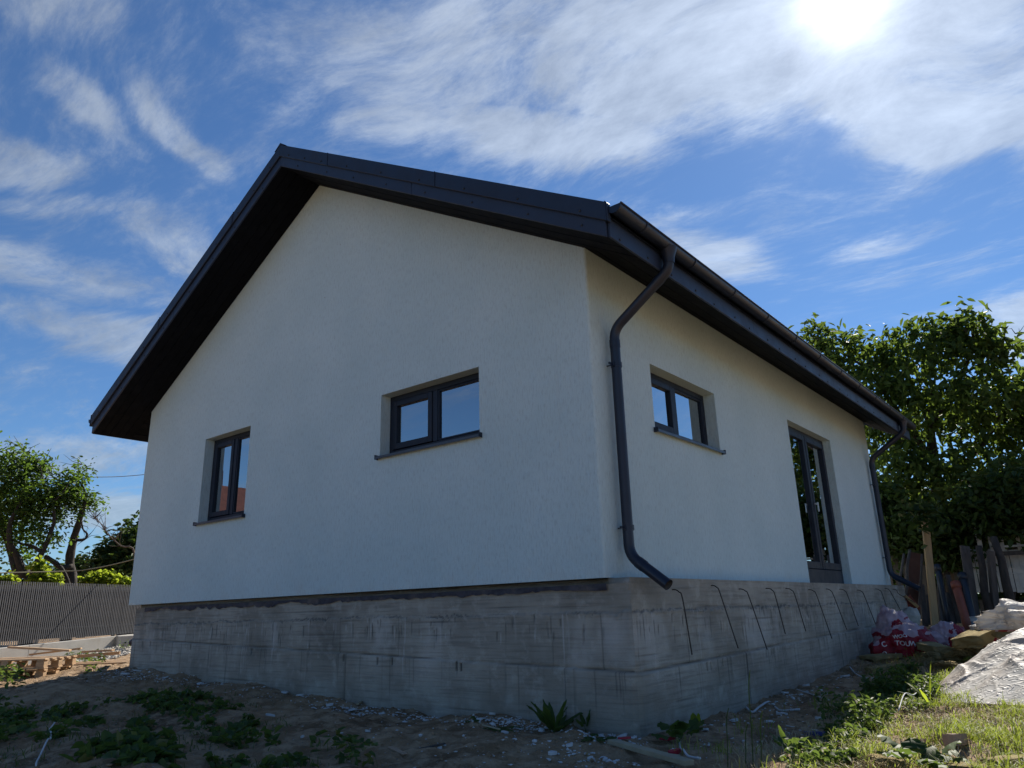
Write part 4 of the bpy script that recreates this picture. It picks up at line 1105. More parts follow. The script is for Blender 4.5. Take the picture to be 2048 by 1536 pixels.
# ------------------------------------------------------------------ old timber fence with salvaged doors, leaning poles and pipes
m_old = mat('weathered_board', (.085, .070, .062), .9, .35, 5, .7, 22, stretch=(4, 4, .5), rnd=.3, bdist=.008)
m_pale = mat('old_pale_paint', (.55, .52, .48), .85, .2, 4, .4, 30, dirt=(.17, .14, .12), rnd=.1)
m_newpine = mat('fresh_pine', (.38, .25, .12), .7, .18, 3, .35, 18, stretch=(5, 5, .35))
m_orange = mat('orange_drain_plastic', (.28, .075, .042), .55, .15, 5, .05, 30, dirt=(.16, .07, .05))
m_navy = mat('dark_drain_plastic', (.022, .028, .042), .42, .15, 5)
m_log = mat('dark_log_bark', (.055, .042, .034), .9, .4, 8, .8, 18, stretch=(2, 2, .4), bdist=.02)
TB = 16.3
def G(px, py, t):
    q = P(px, py, t); return q
of = thing('old_fence', np.array([1.6, 11.3, .4]), 'old fence patched from pale panelled doors and grey boards', 'fence')
def rect_board(px0, px1, py0, py1, t, mt, name, thick=.03, parent=None, proud=0.0):
    a, b = P(px0, py1, t), P(px1, py1, t); hgt_ = (P(px0, py0, t) - a)[2]
    mid = (a + b) / 2; wdt = np.linalg.norm((b - a)[:2]); d = (b - a); d[2] = 0; d /= np.linalg.norm(d); nn = np.array([d[1], -d[0], 0])
    mb = MB(); c0 = mid + nn * proud
    mb.bar(c0 + np.array([0, 0, 0]), c0 + np.array([0, 0, hgt_]), wdt, thick, d)
    return mb.build(name, mt, parent, bevel=.004)
# salvaged doors with raised stiles around sunken panels
for (x0, x1) in ((1936, 1962), (1963, 2000), (2001, 2034), (2035, 2075)):
    dr = rect_board(x0, x1 - .6, 1098, 1184 + (x0 % 3), TB + .5, m_pale, 'panelled_door', .035, of)
    for (pa, pb_) in ((.16, .47), (.55, .86)):
        for (ya, yb) in ((1107, 1138), (1146, 1176)):
            xa, xb = x0 + (x1 - x0) * pa, x0 + (x1 - x0) * pb_
            for e in ((xa, xa + .9, ya, yb), (xb - .9, xb, ya, yb), (xa, xb, ya, ya + 1.2), (xa, xb, yb - 1.2, yb)):
                rect_board(*e, TB + .5, m_pale, 'panel_moulding', .02, dr, .022)
for (x0, x1, y0, y1) in ((1957, 1967, 1052, 1100), (1981, 1988, 1072, 1102), (2003, 2011, 1073, 1101), (2036, 2044, 1060, 1099), (2052, 2060, 1064, 1099)):
    rect_board(x0, x1, y0, y1, TB + .45, m_pale, 'picket', .02, of)
rect_board(2008, 2080, 1089, 1093, TB + .40, m_pale, 'rail', .03, of, .02)
rect_board(1984, 2080, 1102, 1110, TB + .30, m_old, 'rail', .05, of, .03)
rng2 = random.Random(5)
x = 1788
while x < 1938:
    wd_ = rng2.uniform(9, 15)
    rect_board(x, x + wd_, rng2.uniform(1085, 1150), rng2.uniform(1236, 1250), TB + .8 + rng2.uniform(0, .2), m_old, 'board', .025, of)
    x += wd_ + rng2.uniform(.5, 6)
x = 1938
while x < 2090:
    wd_ = rng2.uniform(10, 16)
    rect_board(x, x + wd_, rng2.uniform(1196, 1206), rng2.uniform(1238, 1246), TB + .9, m_old, 'board', .025, of)
    x += wd_ + rng2.uniform(.5, 3)
def lean(name, cat, pa, pb_, ta, tb, wd_, mt, lab, round_=False, th_=None, group=None, n=3):
    a, b = P(*pa, ta), P(*pb_, tb)
    mb = MB()
    if round_:
        pts = [a + (b - a) * k / n + np.array([rng2.gauss(0, .012), rng2.gauss(0, .012), 0]) * (1 if round_ == 'log' else 0) for k in range(n + 1)]
        mb.tube(pts, [wd_ / 2 * (1.0 if round_ == 'pipe' else 1.1 - .3 * k / n) for k in range(n + 1)], 12)
        if round_ == 'pipe':
            u = (b - a) / np.linalg.norm(b - a); mb.tube([b - u * .12, b], wd_ / 2 * 1.18, 12)
    else:
        mb.bar(a, b, wd_, th_ or wd_ * .35, RIGHT)
    o = mb.build(name, mt, None, bool(round_), loc=tuple(a), bevel=0 if round_ else .004)
    return tag(o, lab, cat, group)
lean('pine_post', 'post', (1871, 1258), (1850, 1036), 15.4, 15.7, .125, m_newpine, 'fresh yellow pine board standing tall against dark shrubs', th_=.05)
lean('drain_pipe', 'pipe', (1938, 1262), (1911, 1166), 15.3, 15.8, .145, m_orange, 'orange plastic drain pipe leaning upright beside a dark pipe', 'pipe')
lean('drain_pipe', 'pipe', (1950, 1262), (1924, 1148), 15.35, 15.9, .13, m_navy, 'dark plastic drain pipe leaning right behind the orange pipe', 'pipe')
lean('drain_pipe', 'pipe', (1897, 1250), (1874, 1130), 15.7, 16.1, .10, m_navy, 'slim black pipe leaning just right of the pine board', 'pipe')
lean('grey_plank', 'plank', (1953, 1250), (1929, 1092), 15.75, 16.1, .17, m_old, 'broad weathered plank leaning behind the dark pipe', th_=.03)
lean('log', 'log', (1981, 1232), (1955, 1092), 15.7, 15.95, .13, m_log, 'thin dark log leaning on pale doors next to the square post', 'log')
lean('fence_post', 'post', (1992, 1230), (1981, 1102), 15.8, 15.8, .10, m_old, 'square grey post standing before the pale panelled doors', th_=.09)
lean('log', 'log', (2024, 1215), (1992, 1074), 15.7, 15.95, .145, m_log, 'thicker dark log leaning on pale doors right of the square post', 'log')
lean('stick', 'pole', (1797, 1190), (1808, 1108), 15.3, 15.8, .05, m_old, 'short grey pole leaning by the rear downpipe', 'log')
lean('stick', 'pole', (1806, 1205), (1820, 1100), 15.4, 15.9, .06, m_old, 'grey pole leaning between the rear downpipe and rusty sheet', 'log')
lean('stick', 'pole', (1836, 1240), (1845, 1108), 15.4, 15.8, .045, m_old, 'thin straight pole left of the tall pine board', 'log')
lean('brown_sheet', 'board', (1826, 1226), (1832, 1106), 15.9, 16.05, .26, mat('rusty_brown_sheet', (.10, .045, .030), .8, .3, 4, .4, 20), 'rusty brown sheet standing behind the thin straight pole', th_=.02)
for i, (xa, ya, xb, yb, w_, lab) in enumerate(((1851, 1252, 1843, 1168, .10, 'short grey board stub at left foot of pine board'), (1861, 1250, 1856, 1190, .08, 'split board stub hidden behind the pine board foot'), (1886, 1254, 1879, 1165, .09, 'weathered board stub right of the pine board foot'), (1906, 1252, 1899, 1186, .12, 'broad short board left of the orange pipe'), (1918, 1246, 1896, 1150, .08, 'slanting grey lath behind the orange pipe'))):
    lean('board_stub', 'board', (xa, ya), (xb, yb), 15.6 + .05 * i, 15.9 + .05 * i, w_, m_old, lab, th_=.025)
lean('red_crate_board', 'board', (1812, 1196), (1834, 1222), 15.0, 15.2, .17, mat('faded_red_paint', (.20, .045, .03), .7, .25, 5), 'faded red painted board lying askew past the footing', th_=.03)
lean('yellow_board', 'board', (1810, 1192), (1836, 1214), 14.9, 15.1, .05, m_newpine, 'narrow yellow lath across the faded red board', th_=.03)
# pale sack and a blue-white bucket
def lump(name, cen, rad, mt, lab, cat, seed, amp=.22, freq=2.4, sub=4, flat=.0, par=None, parts=None):
    bm = bmesh.new(); bmesh.ops.create_icosphere(bm, subdivisions=sub, radius=1)
    V = np.array([v.co[:] for v in bm.verts])
    F = np.array([[v.index for v in f.verts] for f in bm.faces]); bm.free()
    r_ = ridged(V[:, 0] * freq + seed, V[:, 1] * freq, V[:, 2] * freq, o=4, seed=seed)
    k = 1 + amp * (r_ - .9) * .5 + amp * .6 * fbm(V[:, 0] * 1.3 + seed, V[:, 1] * 1.3, V[:, 2] * 1.3, o=2, seed=seed + 4)
    k = k * (1 + amp * .28 * creases(V[:, 0] * 2.6 + seed, V[:, 1] * 2.6, V[:, 2] * 3.4, .11, seed + 41))
    V = V * k[:, None]
    V[:, 2] = np.where(V[:, 2] < -.75 + flat, -.75 + flat + (V[:, 2] + .75 - flat) * .15, V[:, 2])
    V = V * np.array(rad) + np.array(cen)
    o = np_obj(name, V, F, mt, None, True, loc=tuple(np.array(cen) - np.array([0, 0, rad[2] * .8])))
    if lab: tag(o, lab, cat)
    return o
q = P(1822, 1236, 14.6)
lump('sack', q, (.15, .13, .17), mat('pale_sack', (.42, .40, .36), .8, .15, 5, .3, 20), 'pale grey sack slumped behind the far footing corner', 'sack', 3)
q = P(1958, 1256, 15.0); q[2] = gz(q[0], q[1]) - .0
bk = thing('bucket', q, 'white plastic bucket with blue label by the leaning pipes', 'bucket')
hb = .24
mbk = MB(); mbk.tube([q + np.array([0, 0, z]) for z in (0, hb * .5, hb)], [.085, .095, .105], 20); mbk.build('body', mat('white_bucket', (.55, .57, .58), .4, .08), bk, True)
MB().tube([q + np.array([0, 0, z]) for z in (hb * .2, hb * .75)], [.0925, .1025], 20, cap=False).build('label', mat('blue_label', (.05, .16, .30), .5, .5, 12), bk, True)
MB().tube([q + np.array([0, 0, z]) for z in (hb, hb + .012)], [.112, .112], 20).build('lid', mat('white_lid', (.6, .6, .6), .4), bk, True)

# ------------------------------------------------------------------ insulation waste: bags, mineral wool, plastic film
m_wool, n, p = new_mat('mineral_wool')
c = n.coord('Object')
fib = n.noise(n.mapping(c, scale=(1, 1, 5)), 30, 6, .75); bl = n.noise(c, 5, 4)
wc = n.mix(n.lin(bl, .3, .7), (.28, .215, .10), (.42, .34, .18)); wc = n.mix(n.smooth(fib, .5, .7, 0, .6), wc, (.24, .185, .08))
n.put(p.inputs['Base Color'], wc); p.inputs['Roughness'].default_value = .95; p.inputs['Specular IOR Level'].default_value = .1
n.put(p.inputs['Normal'], n.bump(fib, 1.0, .02))
def wool_slab(a, b, wd_, th_, lab, seed, side=None, name='wool_slab'):
    """torn slab of mineral wool from a to b"""
    a, b = np.array(a, float), np.array(b, float); d = b - a; ln = np.linalg.norm(d); d /= ln
    s_ = np.array(side, float) if side is not None else np.cross([0, 0, 1.0], d); s_ -= d * (s_ @ d); s_ /= np.linalg.norm(s_); u = np.cross(d, s_)
    bm = bmesh.new(); bmesh.ops.create_cube(bm, size=1)
    bmesh.ops.subdivide_edges(bm, edges=list(bm.edges), cuts=15, use_grid_fill=True)
    V = np.array([v.co[:] for v in bm.verts]); F = [[v.index for v in f.verts] for f in bm.faces]; bm.free()
    X = V * np.array([ln, wd_, th_])
    nz = np.stack([fbm(X[:, 0] * 9 + k * 31, X[:, 1] * 9, X[:, 2] * 14, o=4, seed=seed + k, gain=.65) for k in range(3)], 1)
    endf = np.clip((np.abs(V[:, 0]) - .44) / .06, 0, 1)
    X = X + nz * np.array([.006, .007, .006]) + nz * endf[:, None] * np.array([.022, .006, .008])
    X[:, 2] += .05 * ln * np.sin(V[:, 0] * 3 + seed) * .3
    W_ = (a + b) / 2 + X[:, :1] * d + X[:, 1:2] * s_ + X[:, 2:] * u
    o = np_obj(name, W_, np.array(F), m_wool, None, False, loc=tuple(a))
    return tag(o, lab, 'insulation')

m_bag, n, p = new_mat('printed_bag_film')
c = n.coord('Object')
pos = n.new('ShaderNodeNewGeometry').outputs['Position']
at = n.new('ShaderNodeAttribute', attribute_name='red'); red = at.outputs['Fac']
clear = n.mix(n.lin(n.noise(c, 9, 5), .3, .7), (.58, .40, .48), (.82, .68, .74))
rd = n.mix(n.lin(n.noise(c, 7, 4), .3, .7), (.30, .008, .022), (.46, .016, .040))
n.put(p.inputs['Base Color'], n.mix(n.smooth(red, .45, .55), clear, rd)); p.inputs['Roughness'].default_value = .28; p.inputs['Specular IOR Level'].default_value = .6
tr = n.new('ShaderNodeBsdfTranslucent'); n.put(tr.inputs['Color'], n.mix(n.smooth(red, .45, .55), clear, rd))
n.put(p.inputs['Normal'], n.bump(n.noise(n.mapping(c, scale=(1, 2.4, 1)), 14, 5, .7, 1.2), .7, .03))
ms = n.new('ShaderNodeMixShader'); ms.inputs[0].default_value = .35
n.l.new(p.outputs[0], ms.inputs[1]); n.l.new(tr.outputs[0], ms.inputs[2]); n.l.new(ms.outputs[0], n.n['Material Output'].inputs['Surface'])
m_print = mat('white_print', (.75, .68, .70), .4, .08, 8)
m_film, n, p = new_mat('clear_plastic_film')
c = n.coord('Object')
wr = n.noise(n.mapping(c, rot=(0, 0, .6), scale=(1, 2.6, 1)), 5.5, 6, .62, 1.4)
n.put(p.inputs['Base Color'], n.mix(n.smooth(n.noise(c, 2.2, 4, .6), .42, .68), (.66, .65, .63), (.52, .45, .41)))
n.put(p.inputs['Roughness'], n.lin(wr, .3, .7, .42, .68)); p.inputs['Specular IOR Level'].default_value = .3
wl = n.smooth(n.math('ABSOLUTE', n.math('SUBTRACT', n.noise(n.mapping(c, rot=(0, 0, .4), scale=(1, 1.9, 1)), 7, 3, .55, .8), .5)), 0.0, .07, 1, 0)
n.put(p.inputs['Normal'], n.bump(n.math('ADD', n.math('MULTIPLY', wr, .4), wl), .55, .022))
tl = n.new('ShaderNodeBsdfTranslucent'); n.put(tl.inputs['Color'], (.58, .54, .50, 1))
tp = n.new('ShaderNodeBsdfTransparent'); tp.inputs[0].default_value = (.9, .9, .9, 1)
ms = n.new('ShaderNodeMixShader'); ms.inputs[0].default_value = .35
n.l.new(p.outputs[0], ms.inputs[1]); n.l.new(tl.outputs[0], ms.inputs[2])
ms2 = n.new('ShaderNodeMixShader'); n.l.new(n.lin(n.noise(c, 3.3, 4), .35, .65, .02, .22), ms2.inputs[0])
n.l.new(ms.outputs[0], ms2.inputs[1]); n.l.new(tp.outputs[0], ms2.inputs[2]); n.l.new(ms2.outputs[0], n.n['Material Output'].inputs['Surface'])

def text_mesh(word, size):
    cu = bpy.data.curves.new('t', 'FONT'); cu.body = word; cu.size = size; cu.align_x = 'CENTER'; cu.align_y = 'CENTER'; cu.offset = size * .02
    ob = bpy.data.objects.new('t', cu); COL.objects.link(ob)
    dg = bpy.context.evaluated_depsgraph_get(); me = ob.evaluated_get(dg).to_mesh()
    bm = bmesh.new(); bm.from_mesh(me)
    bmesh.ops.triangulate(bm, faces=bm.faces); bmesh.ops.subdivide_edges(bm, edges=list(bm.edges), cuts=2)
    V = np.array([v.co[:] for v in bm.verts]); F = [[v.index for v in f.verts] for f in bm.faces]; bm.free()
    bpy.data.objects.remove(ob); bpy.data.curves.remove(cu)
    return V, F
def print_on(bag, word, px, py, size, roll=0.0):
    """white lettering laid on the bag where the pixel meets it"""
    me = bag.data
    off = np.array(wloc(bag))
    bvh = BVHTree.FromPolygons([tuple(np.array(v.co) + off) for v in me.vertices], [tuple(q_.vertices) for q_ in me.polygons])
    o0 = Vector(CAM); d0 = P(px, py, 10) - CAM; d0 = Vector(d0).normalized()
    hit = bvh.ray_cast(o0, d0)
    if hit[0] is None: return
    nn = hit[1] if hit[1].dot(d0) < 0 else -hit[1]
    nn = (nn * .6 - d0 * .8).normalized()
    rx = (Vector(RIGHT) - nn * nn.dot(Vector(RIGHT))).normalized(); ux = nn.cross(rx)
    cr, sr = math.cos(roll), math.sin(roll)
    V, F = text_mesh(word, size); out = []
    for v in V:
        x_, y_ = v[0] * cr - v[1] * sr, v[0] * sr + v[1] * cr
        s0 = hit[0] + rx * x_ + ux * y_ + nn * .12
        h2 = bvh.ray_cast(s0, -nn, .5)
        out.append(tuple((h2[0] if h2[0] is not None else s0 - nn * .13) + nn * .004))
    np_obj('lettering', out, F, m_print, bag)
def red_attr(o, fn):
    me = o.data; a = me.attributes.new('red', 'FLOAT', 'POINT')
    off = np.array(wloc(o)); V = np.array([v.co[:] for v in me.vertices]) + off
    q_ = V - CAM; z_ = q_ @ FWD; px = 1024 + FPX * (q_ @ RIGHT) / z_; py = 768 - FPX * (q_ @ UP) / z_
    h = V[:, 2]
    a.data.foreach_set('value', fn(px, py, V).astype(np.float32))
def bag_obj(lobes, label, seed, base, amp, red_fn, name='plastic_bag', sub=5):
    """crumpled bag: union of lobes evaluated as a radial field around a centre"""
    cen = np.mean([l[0] for l in lobes], 0)
    bm = bmesh.new(); bmesh.ops.create_icosphere(bm, subdivisions=sub, radius=1)
    D = np.array([v.co[:] for v in bm.verts]); F = np.array([[v.index for v in f.verts] for f in bm.faces]); bm.free()
    Rr = np.zeros(len(D)) + .05
    for lc, lr in lobes:
        o_ = cen - lc; rr = np.array(lr)
        A_ = ((D / rr) ** 2).sum(1); B_ = 2 * ((D * o_) / rr ** 2).sum(1); C_ = ((o_ / rr) ** 2).sum() - 1
        disc = B_ ** 2 - 4 * A_ * C_
        t_ = np.where(disc > 0, (-B_ + np.sqrt(np.maximum(disc, 0))) / (2 * A_), 0)
        Rr = np.maximum(Rr, t_)
    rg = ridged(D[:, 0] * 2.6 + seed, D[:, 1] * 2.6, D[:, 2] * 2.6, o=5, seed=seed)
    Rr = Rr * (1 + amp * (rg - .95) * .45 + amp * .35 * fbm(D[:, 0] * 6, D[:, 1] * 6, D[:, 2] * 6, o=3, seed=seed + 9))
    Rr = Rr * (1 + .10 * creases(D[:, 0] * 3 + seed, D[:, 1] * 3, D[:, 2] * 3, .12, seed + 31) + .05 * creases(D[:, 0] * 7, D[:, 1] * 7, D[:, 2] * 5, .14, seed + 32))
    V = cen + D * Rr[:, None]
    gzv_ = ground_base(V[:, 0], V[:, 1]) + .005
    V[:, 2] = np.maximum(V[:, 2], gzv_)
    o = np_obj(name, V, F, m_bag, None, True, loc=tuple(base))
    red_attr(o, red_fn)
    return tag(o, label, 'bag')
tB = 11.9
q_ = lambda px, py, dt=0: P(px, py, tB + dt)
s1 = tB / FPX
bag1 = bag_obj([(q_(1806, 1285), (44 * s1, 36 * s1, 34 * s1)), (q_(1788, 1252, .1), (26 * s1, 22 * s1, 26 * s1)), (q_(1775, 1236, .15), (14 * s1, 14 * s1, 17 * s1)), (q_(1770, 1300, -.1), (24 * s1, 20 * s1, 20 * s1)), (q_(1836, 1292, -.1), (26 * s1, 20 * s1, 18 * s1)), (q_(1768, 1268, .1), (18 * s1, 14 * s1, 14 * s1))],
    'red and white printed insulation bag with a tall twisted end against the footing', 7, q_(1806, 1318), .16,
    lambda px, py, V: np.clip(.5 + (py - (1262 + 10 * np.sin(px * .09) + 34 * fbm(px * .07, py * .09, o=3, seed=5))) * .05 - .9 * (np.abs(px - 1783 - (py - 1290) * .2) < 7), 0, 1))
for wrd, px, py, sz, ro in (('WOO', 1800, 1273, .065, -.05), ('TOU', 1806, 1287, .085, 0.0), ('WOOL', 1843, 1291, .085, -.22), ('C', 1768, 1289, .09, .3), ('OO', 1766, 1309, .07, .5), ('W', 1790, 1311, .07, .6)):
    print_on(bag1, wrd, px, py, sz, ro)
bag2 = bag_obj([(q_(1896, 1274, .5), (28 * s1, 24 * s1, 24 * s1)), (q_(1868, 1280, .4), (20 * s1, 16 * s1, 14 * s1)), (q_(1915, 1284, .4), (22 * s1, 18 * s1, 18 * s1))],
    'smaller rounded red and white insulation bag beside mineral wool scraps', 19, q_(1896, 1298, .5), .15,
    lambda px, py, V: np.clip(.5 + (px - 1902 + (py - 1275) * .3 + 18 * fbm(px * .08, py * .1, o=3, seed=8)) * .06, 0, 1))
for wrd, px, py, sz, ro in (('OC', 1918, 1274, .075, 0.0), ('K', 1912, 1289, .06, .25)):
    print_on(bag2, wrd, px, py, sz, ro)
tC = 10.4; s2 = tC / FPX
q3 = lambda px, py, dt=0: P(px, py, tC + dt)
bag3 = bag_obj([(q3(2010, 1268, .3), (34 * s2, 26 * s2, 18 * s2)), (q3(2046, 1274, .3), (34 * s2, 26 * s2, 16 * s2)), (q3(1988, 1280, .2), (18 * s2, 16 * s2, 14 * s2))],
    'glossy red printed bag wedged under the clear plastic film', 29, q3(2010, 1300, .3), .2,
    lambda px, py, V: np.clip(.5 + 2.2 * (fbm(px * .10, py * .16, o=3, seed=15) + .35), 0, 1))
# mineral wool
wool_slab(gp(1735, 1326, .045), gp(1790, 1318, .05), .30, .05, 'flat mineral wool slab under the tall bag by the footing', 1)
wool_slab(gp(1738, 1346, .03), gp(1822, 1336, .035), .16, .06, 'long mineral wool strip edging the weeds below the bags', 2)
wool_slab(P(1850, 1292, 11.6), P(1884, 1300, 11.3), .22, .09, 'small mineral wool block between the two printed bags', 3)
wool_slab(P(1936, 1286, 10.5), P(1996, 1252, 10.9), .42, .12, 'thick mineral wool slab tilted up under the clear film', 4, side=FWD * np.array([1, 1, 0]))
wool_slab(P(1996, 1270, 10.1), P(2060, 1268, 10.2), .34, .06, 'thin mineral wool slab sandwiched above the glossy red bag', 5, side=FWD * np.array([1, 1, 0]))
wool_slab(gp(1742, 1534, .03), gp(1812, 1538, .03), .10, .06, 'mineral wool strip in the grass left of the broad-leaved plant', 6)
wool_slab(gp(1890, 1541, .02), gp(1985, 1546, .02), .10, .05, 'mineral wool strip in the grass right of the broad-leaved plant', 7)
wool_slab(gp(1975, 1540, .03), gp(2090, 1526, .03), .09, .06, 'mineral wool strip at the very edge of the sunlit grass', 8)
for i, (px, py, w_, h_, k) in enumerate(((1868, 1314, 20, 9, 11.3), (1900, 1314, 20, 9, 11.0), (1932, 1304, 16, 12, 10.9), (1890, 1328, 22, 5, 10.4))):
    ss = k / FPX; cpos = P(px, py, k)
    lump('wool_tuft', cpos, (w_ * ss, w_ * ss * .9, h_ * ss * .8), m_wool, ['torn mineral wool tuft beside the small wool block', 'torn mineral wool tuft below the rounded bag', 'torn mineral wool tuft against the tilted slab', 'torn mineral wool tuft above the weeds', 'flat mineral wool tuft right of the long strip', 'mineral wool tuft at the film edge'][i], 'insulation', 40 + i, .8, 4.6, 5, .3)
# plastic film draped over the rest of the heap
def film(name, outline_c, rx, ry, hgt, lab, seed, base_fn, nn=210, rot=0.0):
    u = np.linspace(-1, 1, nn); U, Vv = np.meshgrid(u, u)
    rr = np.hypot(U, Vv); ang = np.arctan2(Vv, U)
    edge = 1 + .10 * vnoise(ang * 1.6 + seed, ang * 0, seed=seed) + .05 * vnoise(ang * 6, ang * 0, seed=seed + 1)
    # square grid pulled to a rounded outline
    sq = np.maximum(np.abs(U), np.abs(Vv)); kk = np.where(rr > 0, sq / np.maximum(rr, 1e-6), 1)
    x = U * (kk * .8 + .2) * edge * rx; y = Vv * (kk * .8 + .2) * edge * ry
    cr, sr = math.cos(rot), math.sin(rot)
    X = outline_c[0] + x * cr - y * sr; Y = outline_c[1] + x * sr + y * cr
    q2 = np.clip(sq, 0, 1)
    Z = ground_base(X, Y) + .03 + hgt * base_fn(U, Vv) * (1 - q2 ** 3)
    wx = X + .25 * fbm(X * 1.3, Y * 1.3, o=2, seed=seed + 6); wy = Y + .25 * fbm(X * 1.3 + 9, Y * 1.3, o=2, seed=seed + 7)
    cre = ridged(wx * 1.1 + wy * .5 + seed, wy * 2.6 - wx * .9, o=3, seed=seed); cre2 = ridged(wx * 4.4 + wy * 1.2, wy * 1.4 - wx * .8, o=3, seed=seed + 3); cre3 = ridged(wx * 7 - wy * 7, wx * 2 + wy * 2, o=2, seed=seed + 5)
    c1 = creases(wx * 1.6 + wy * .7, wy * 1.1 - wx * .5, None, .10, seed + 11); c2 = creases(wx * 3.6 - wy * 1.3, wy * 2.2 + wx * .8, None, .12, seed + 12); c3 = creases(wx * 7 + wy * 3, wy * 5 - wx * 2, None, .14, seed + 13)
    Z += (.045 * fbm(wx * 1.5, wy * 1.5, o=2, seed=seed + 14) + .042 * c1 + .022 * c2 + .008 * c3) * (.35 + .65 * (1 - q2 ** 4))
    Z = np.maximum(Z, ground_base(X, Y) + .012)
    i = np.arange(nn * nn).reshape(nn, nn)
    F = np.stack([i[:-1, :-1], i[:-1, 1:], i[1:, 1:], i[1:, :-1]], -1).reshape(-1, 4)
    o = np_obj(name, np.stack([X, Y, Z], -1).reshape(-1, 3), F, m_film, None, True, loc=(outline_c[0], outline_c[1], float(Z.min())))
    return tag(o, lab, 'plastic film')
film('plastic_film', (2.74, 3.75), 1.08, 1.35, .56, 'large crumpled sheet of clear plastic film spread on the sunlit grass', 3, lambda u, v: .75 + .35 * v - .15 * u * u, rot=-.15)
m_board = mat('grey_white_card', (.34, .35, .36), .7, .1, 4)
def film_roll(cen, rx, ry, rz, lab, seed):
    o = lump('plastic_film', cen, (rx, ry, rz), m_film, lab, 'plastic film', seed, .42, 1.6, 5, .1); return o
film_roll(P(2046, 1236, 10.2), .42, .34, .17, 'bunched clear plastic film on top of the waste heap', 51)
film_roll(P(1985, 1254, 10.9), .22, .2, .12, 'small fold of clear film behind the tilted wool slab', 57)
lean('card_sheet', 'sheet', (2000, 1293), (2060, 1282), 9.6, 9.8, .13, m_board, 'grey white stiff sheet between the red bag and the large film', th_=.01)
lump('heap_fill', P(2062, 1312, 10.9), (.55, .6, .30), m_wool, 'heap of crushed mineral wool under the bags and film', 'insulation', 61, .35, 2.2, 4, .1)
q = gp(1955, 1398)
o = MB().bar(q + np.array([-.08, 0, .035]), q + np.array([.10, .05, .045]), .10, .06).build('brick', mat('orange_brick', (.42, .15, .07), .85, .2, 10, .5, 40), None, loc=tuple(q), bevel=.006)
tag(o, 'orange brick fragment poking out under the plastic film edge', 'brick')
# ------------------------------------------------------------------ grass, weeds, rubble
def to_px(V):
    q_ = V - CAM; z_ = q_ @ FWD
    return 1024 + FPX * (q_ @ RIGHT) / z_, 768 - FPX * (q_ @ UP) / z_
def in_poly(px, py, poly):
    ins = np.zeros(len(px), bool); n_ = len(poly)
    for i in range(n_):
        (x1, y1), (x2, y2) = poly[i], poly[(i + 1) % n_]
        c_ = ((y1 > py) != (y2 > py)) & (px < (x2 - x1) * (py - y1) / (y2 - y1 + 1e-9) + x1)
        ins ^= c_
    return ins
def blades(x, y, length, width, seed, lean_=.5):
    r = np.random.default_rng(seed); n_ = len(x)
    b = np.stack([x, y, ground_z(x, y) - .005], 1)
    a = r.uniform(0, 2 * math.pi, n_); d = np.stack([np.cos(a), np.sin(a), np.zeros(n_)], 1); s_ = np.stack([-np.sin(a), np.cos(a), np.zeros(n_)], 1)
    tw = r.uniform(0, math.pi, n_); s_ = s_ * np.cos(tw)[:, None] + d * np.sin(tw)[:, None]
    ln = (length * r.uniform(.45, 1.35, n_))[:, None]; ben = (r.uniform(.15, 1.2, n_) * lean_)[:, None]; w_ = (width * r.uniform(.6, 1.3, n_))[:, None]
    up = np.array([0, 0, 1.0])
    m1 = b + up * ln * .5 + d * ln * ben * .22; m2 = b + up * ln * (.86 - .15 * ben) + d * ln * ben * .62; tip = b + up * ln * (1.0 - .42 * ben) + d * ln * ben * 1.05
    V = np.stack([b - s_ * w_ * .5, b + s_ * w_ * .5, m1 - s_ * w_ * .45, m1 + s_ * w_ * .45, m2 - s_ * w_ * .3, m2 + s_ * w_ * .3, tip - s_ * w_ * .06, tip + s_ * w_ * .06], 1).reshape(-1, 3)
    i = (np.arange(n_) * 8)[:, None]
    return V, np.concatenate([i + np.array([0, 1, 3, 2]), i + np.array([2, 3, 5, 4]), i + np.array([4, 5, 7, 6])], 0)
rg = np.random.default_rng(21)
def scatter(n_, x0, x1, y0, y1): return rg.uniform(x0, x1, n_), rg.uniform(y0, y1, n_)
# turf right of the house
x, y = scatter(150000, .8, 4.6, -1.2, 9.6)
edge = 1.12 + .28 * fbm(x * 1.3, y * .9, o=3, seed=31) + .22 * np.clip((1.6 - y) / 2, 0, 1)
clumpy = fbm(x * 3.2, y * 3.2, o=3, seed=32)
prob = np.clip((x - edge) / .35, 0, 1) * np.clip(.55 + clumpy * .75, .05, 1)
k = rg.random(len(x)) < prob * .66
hl = .075 + .05 * np.clip(clumpy + .6 * fbm(x * 9, y * 9, o=2, seed=39), -1.1, 1.6)
Vb, Fb = blades(x[k], y[k], hl[k], .0062, 33, 1.15)
tag(np_obj('grass', Vb, Fb, m_grass, None, True), 'rough sunlit grass and weeds beside the house', 'grass', kind='stuff')
x, y = scatter(9000, .3, 1.6, -1.2, 7.5)
k = rg.random(len(x)) < np.clip(fbm(x * 2.4, y * 2.4, o=2, seed=35) * .9 - .12, 0, .5) * np.clip((x - .45) / .6, 0.02, 1)
Vb, Fb = blades(x[k], y[k], np.full(k.sum(), .10), .006, 36, .7)
tag(np_obj('sparse_grass', Vb, Fb, m_grass, None, True), 'thin grass tufts on the bare soil strip by the footing', 'grass', kind='stuff')
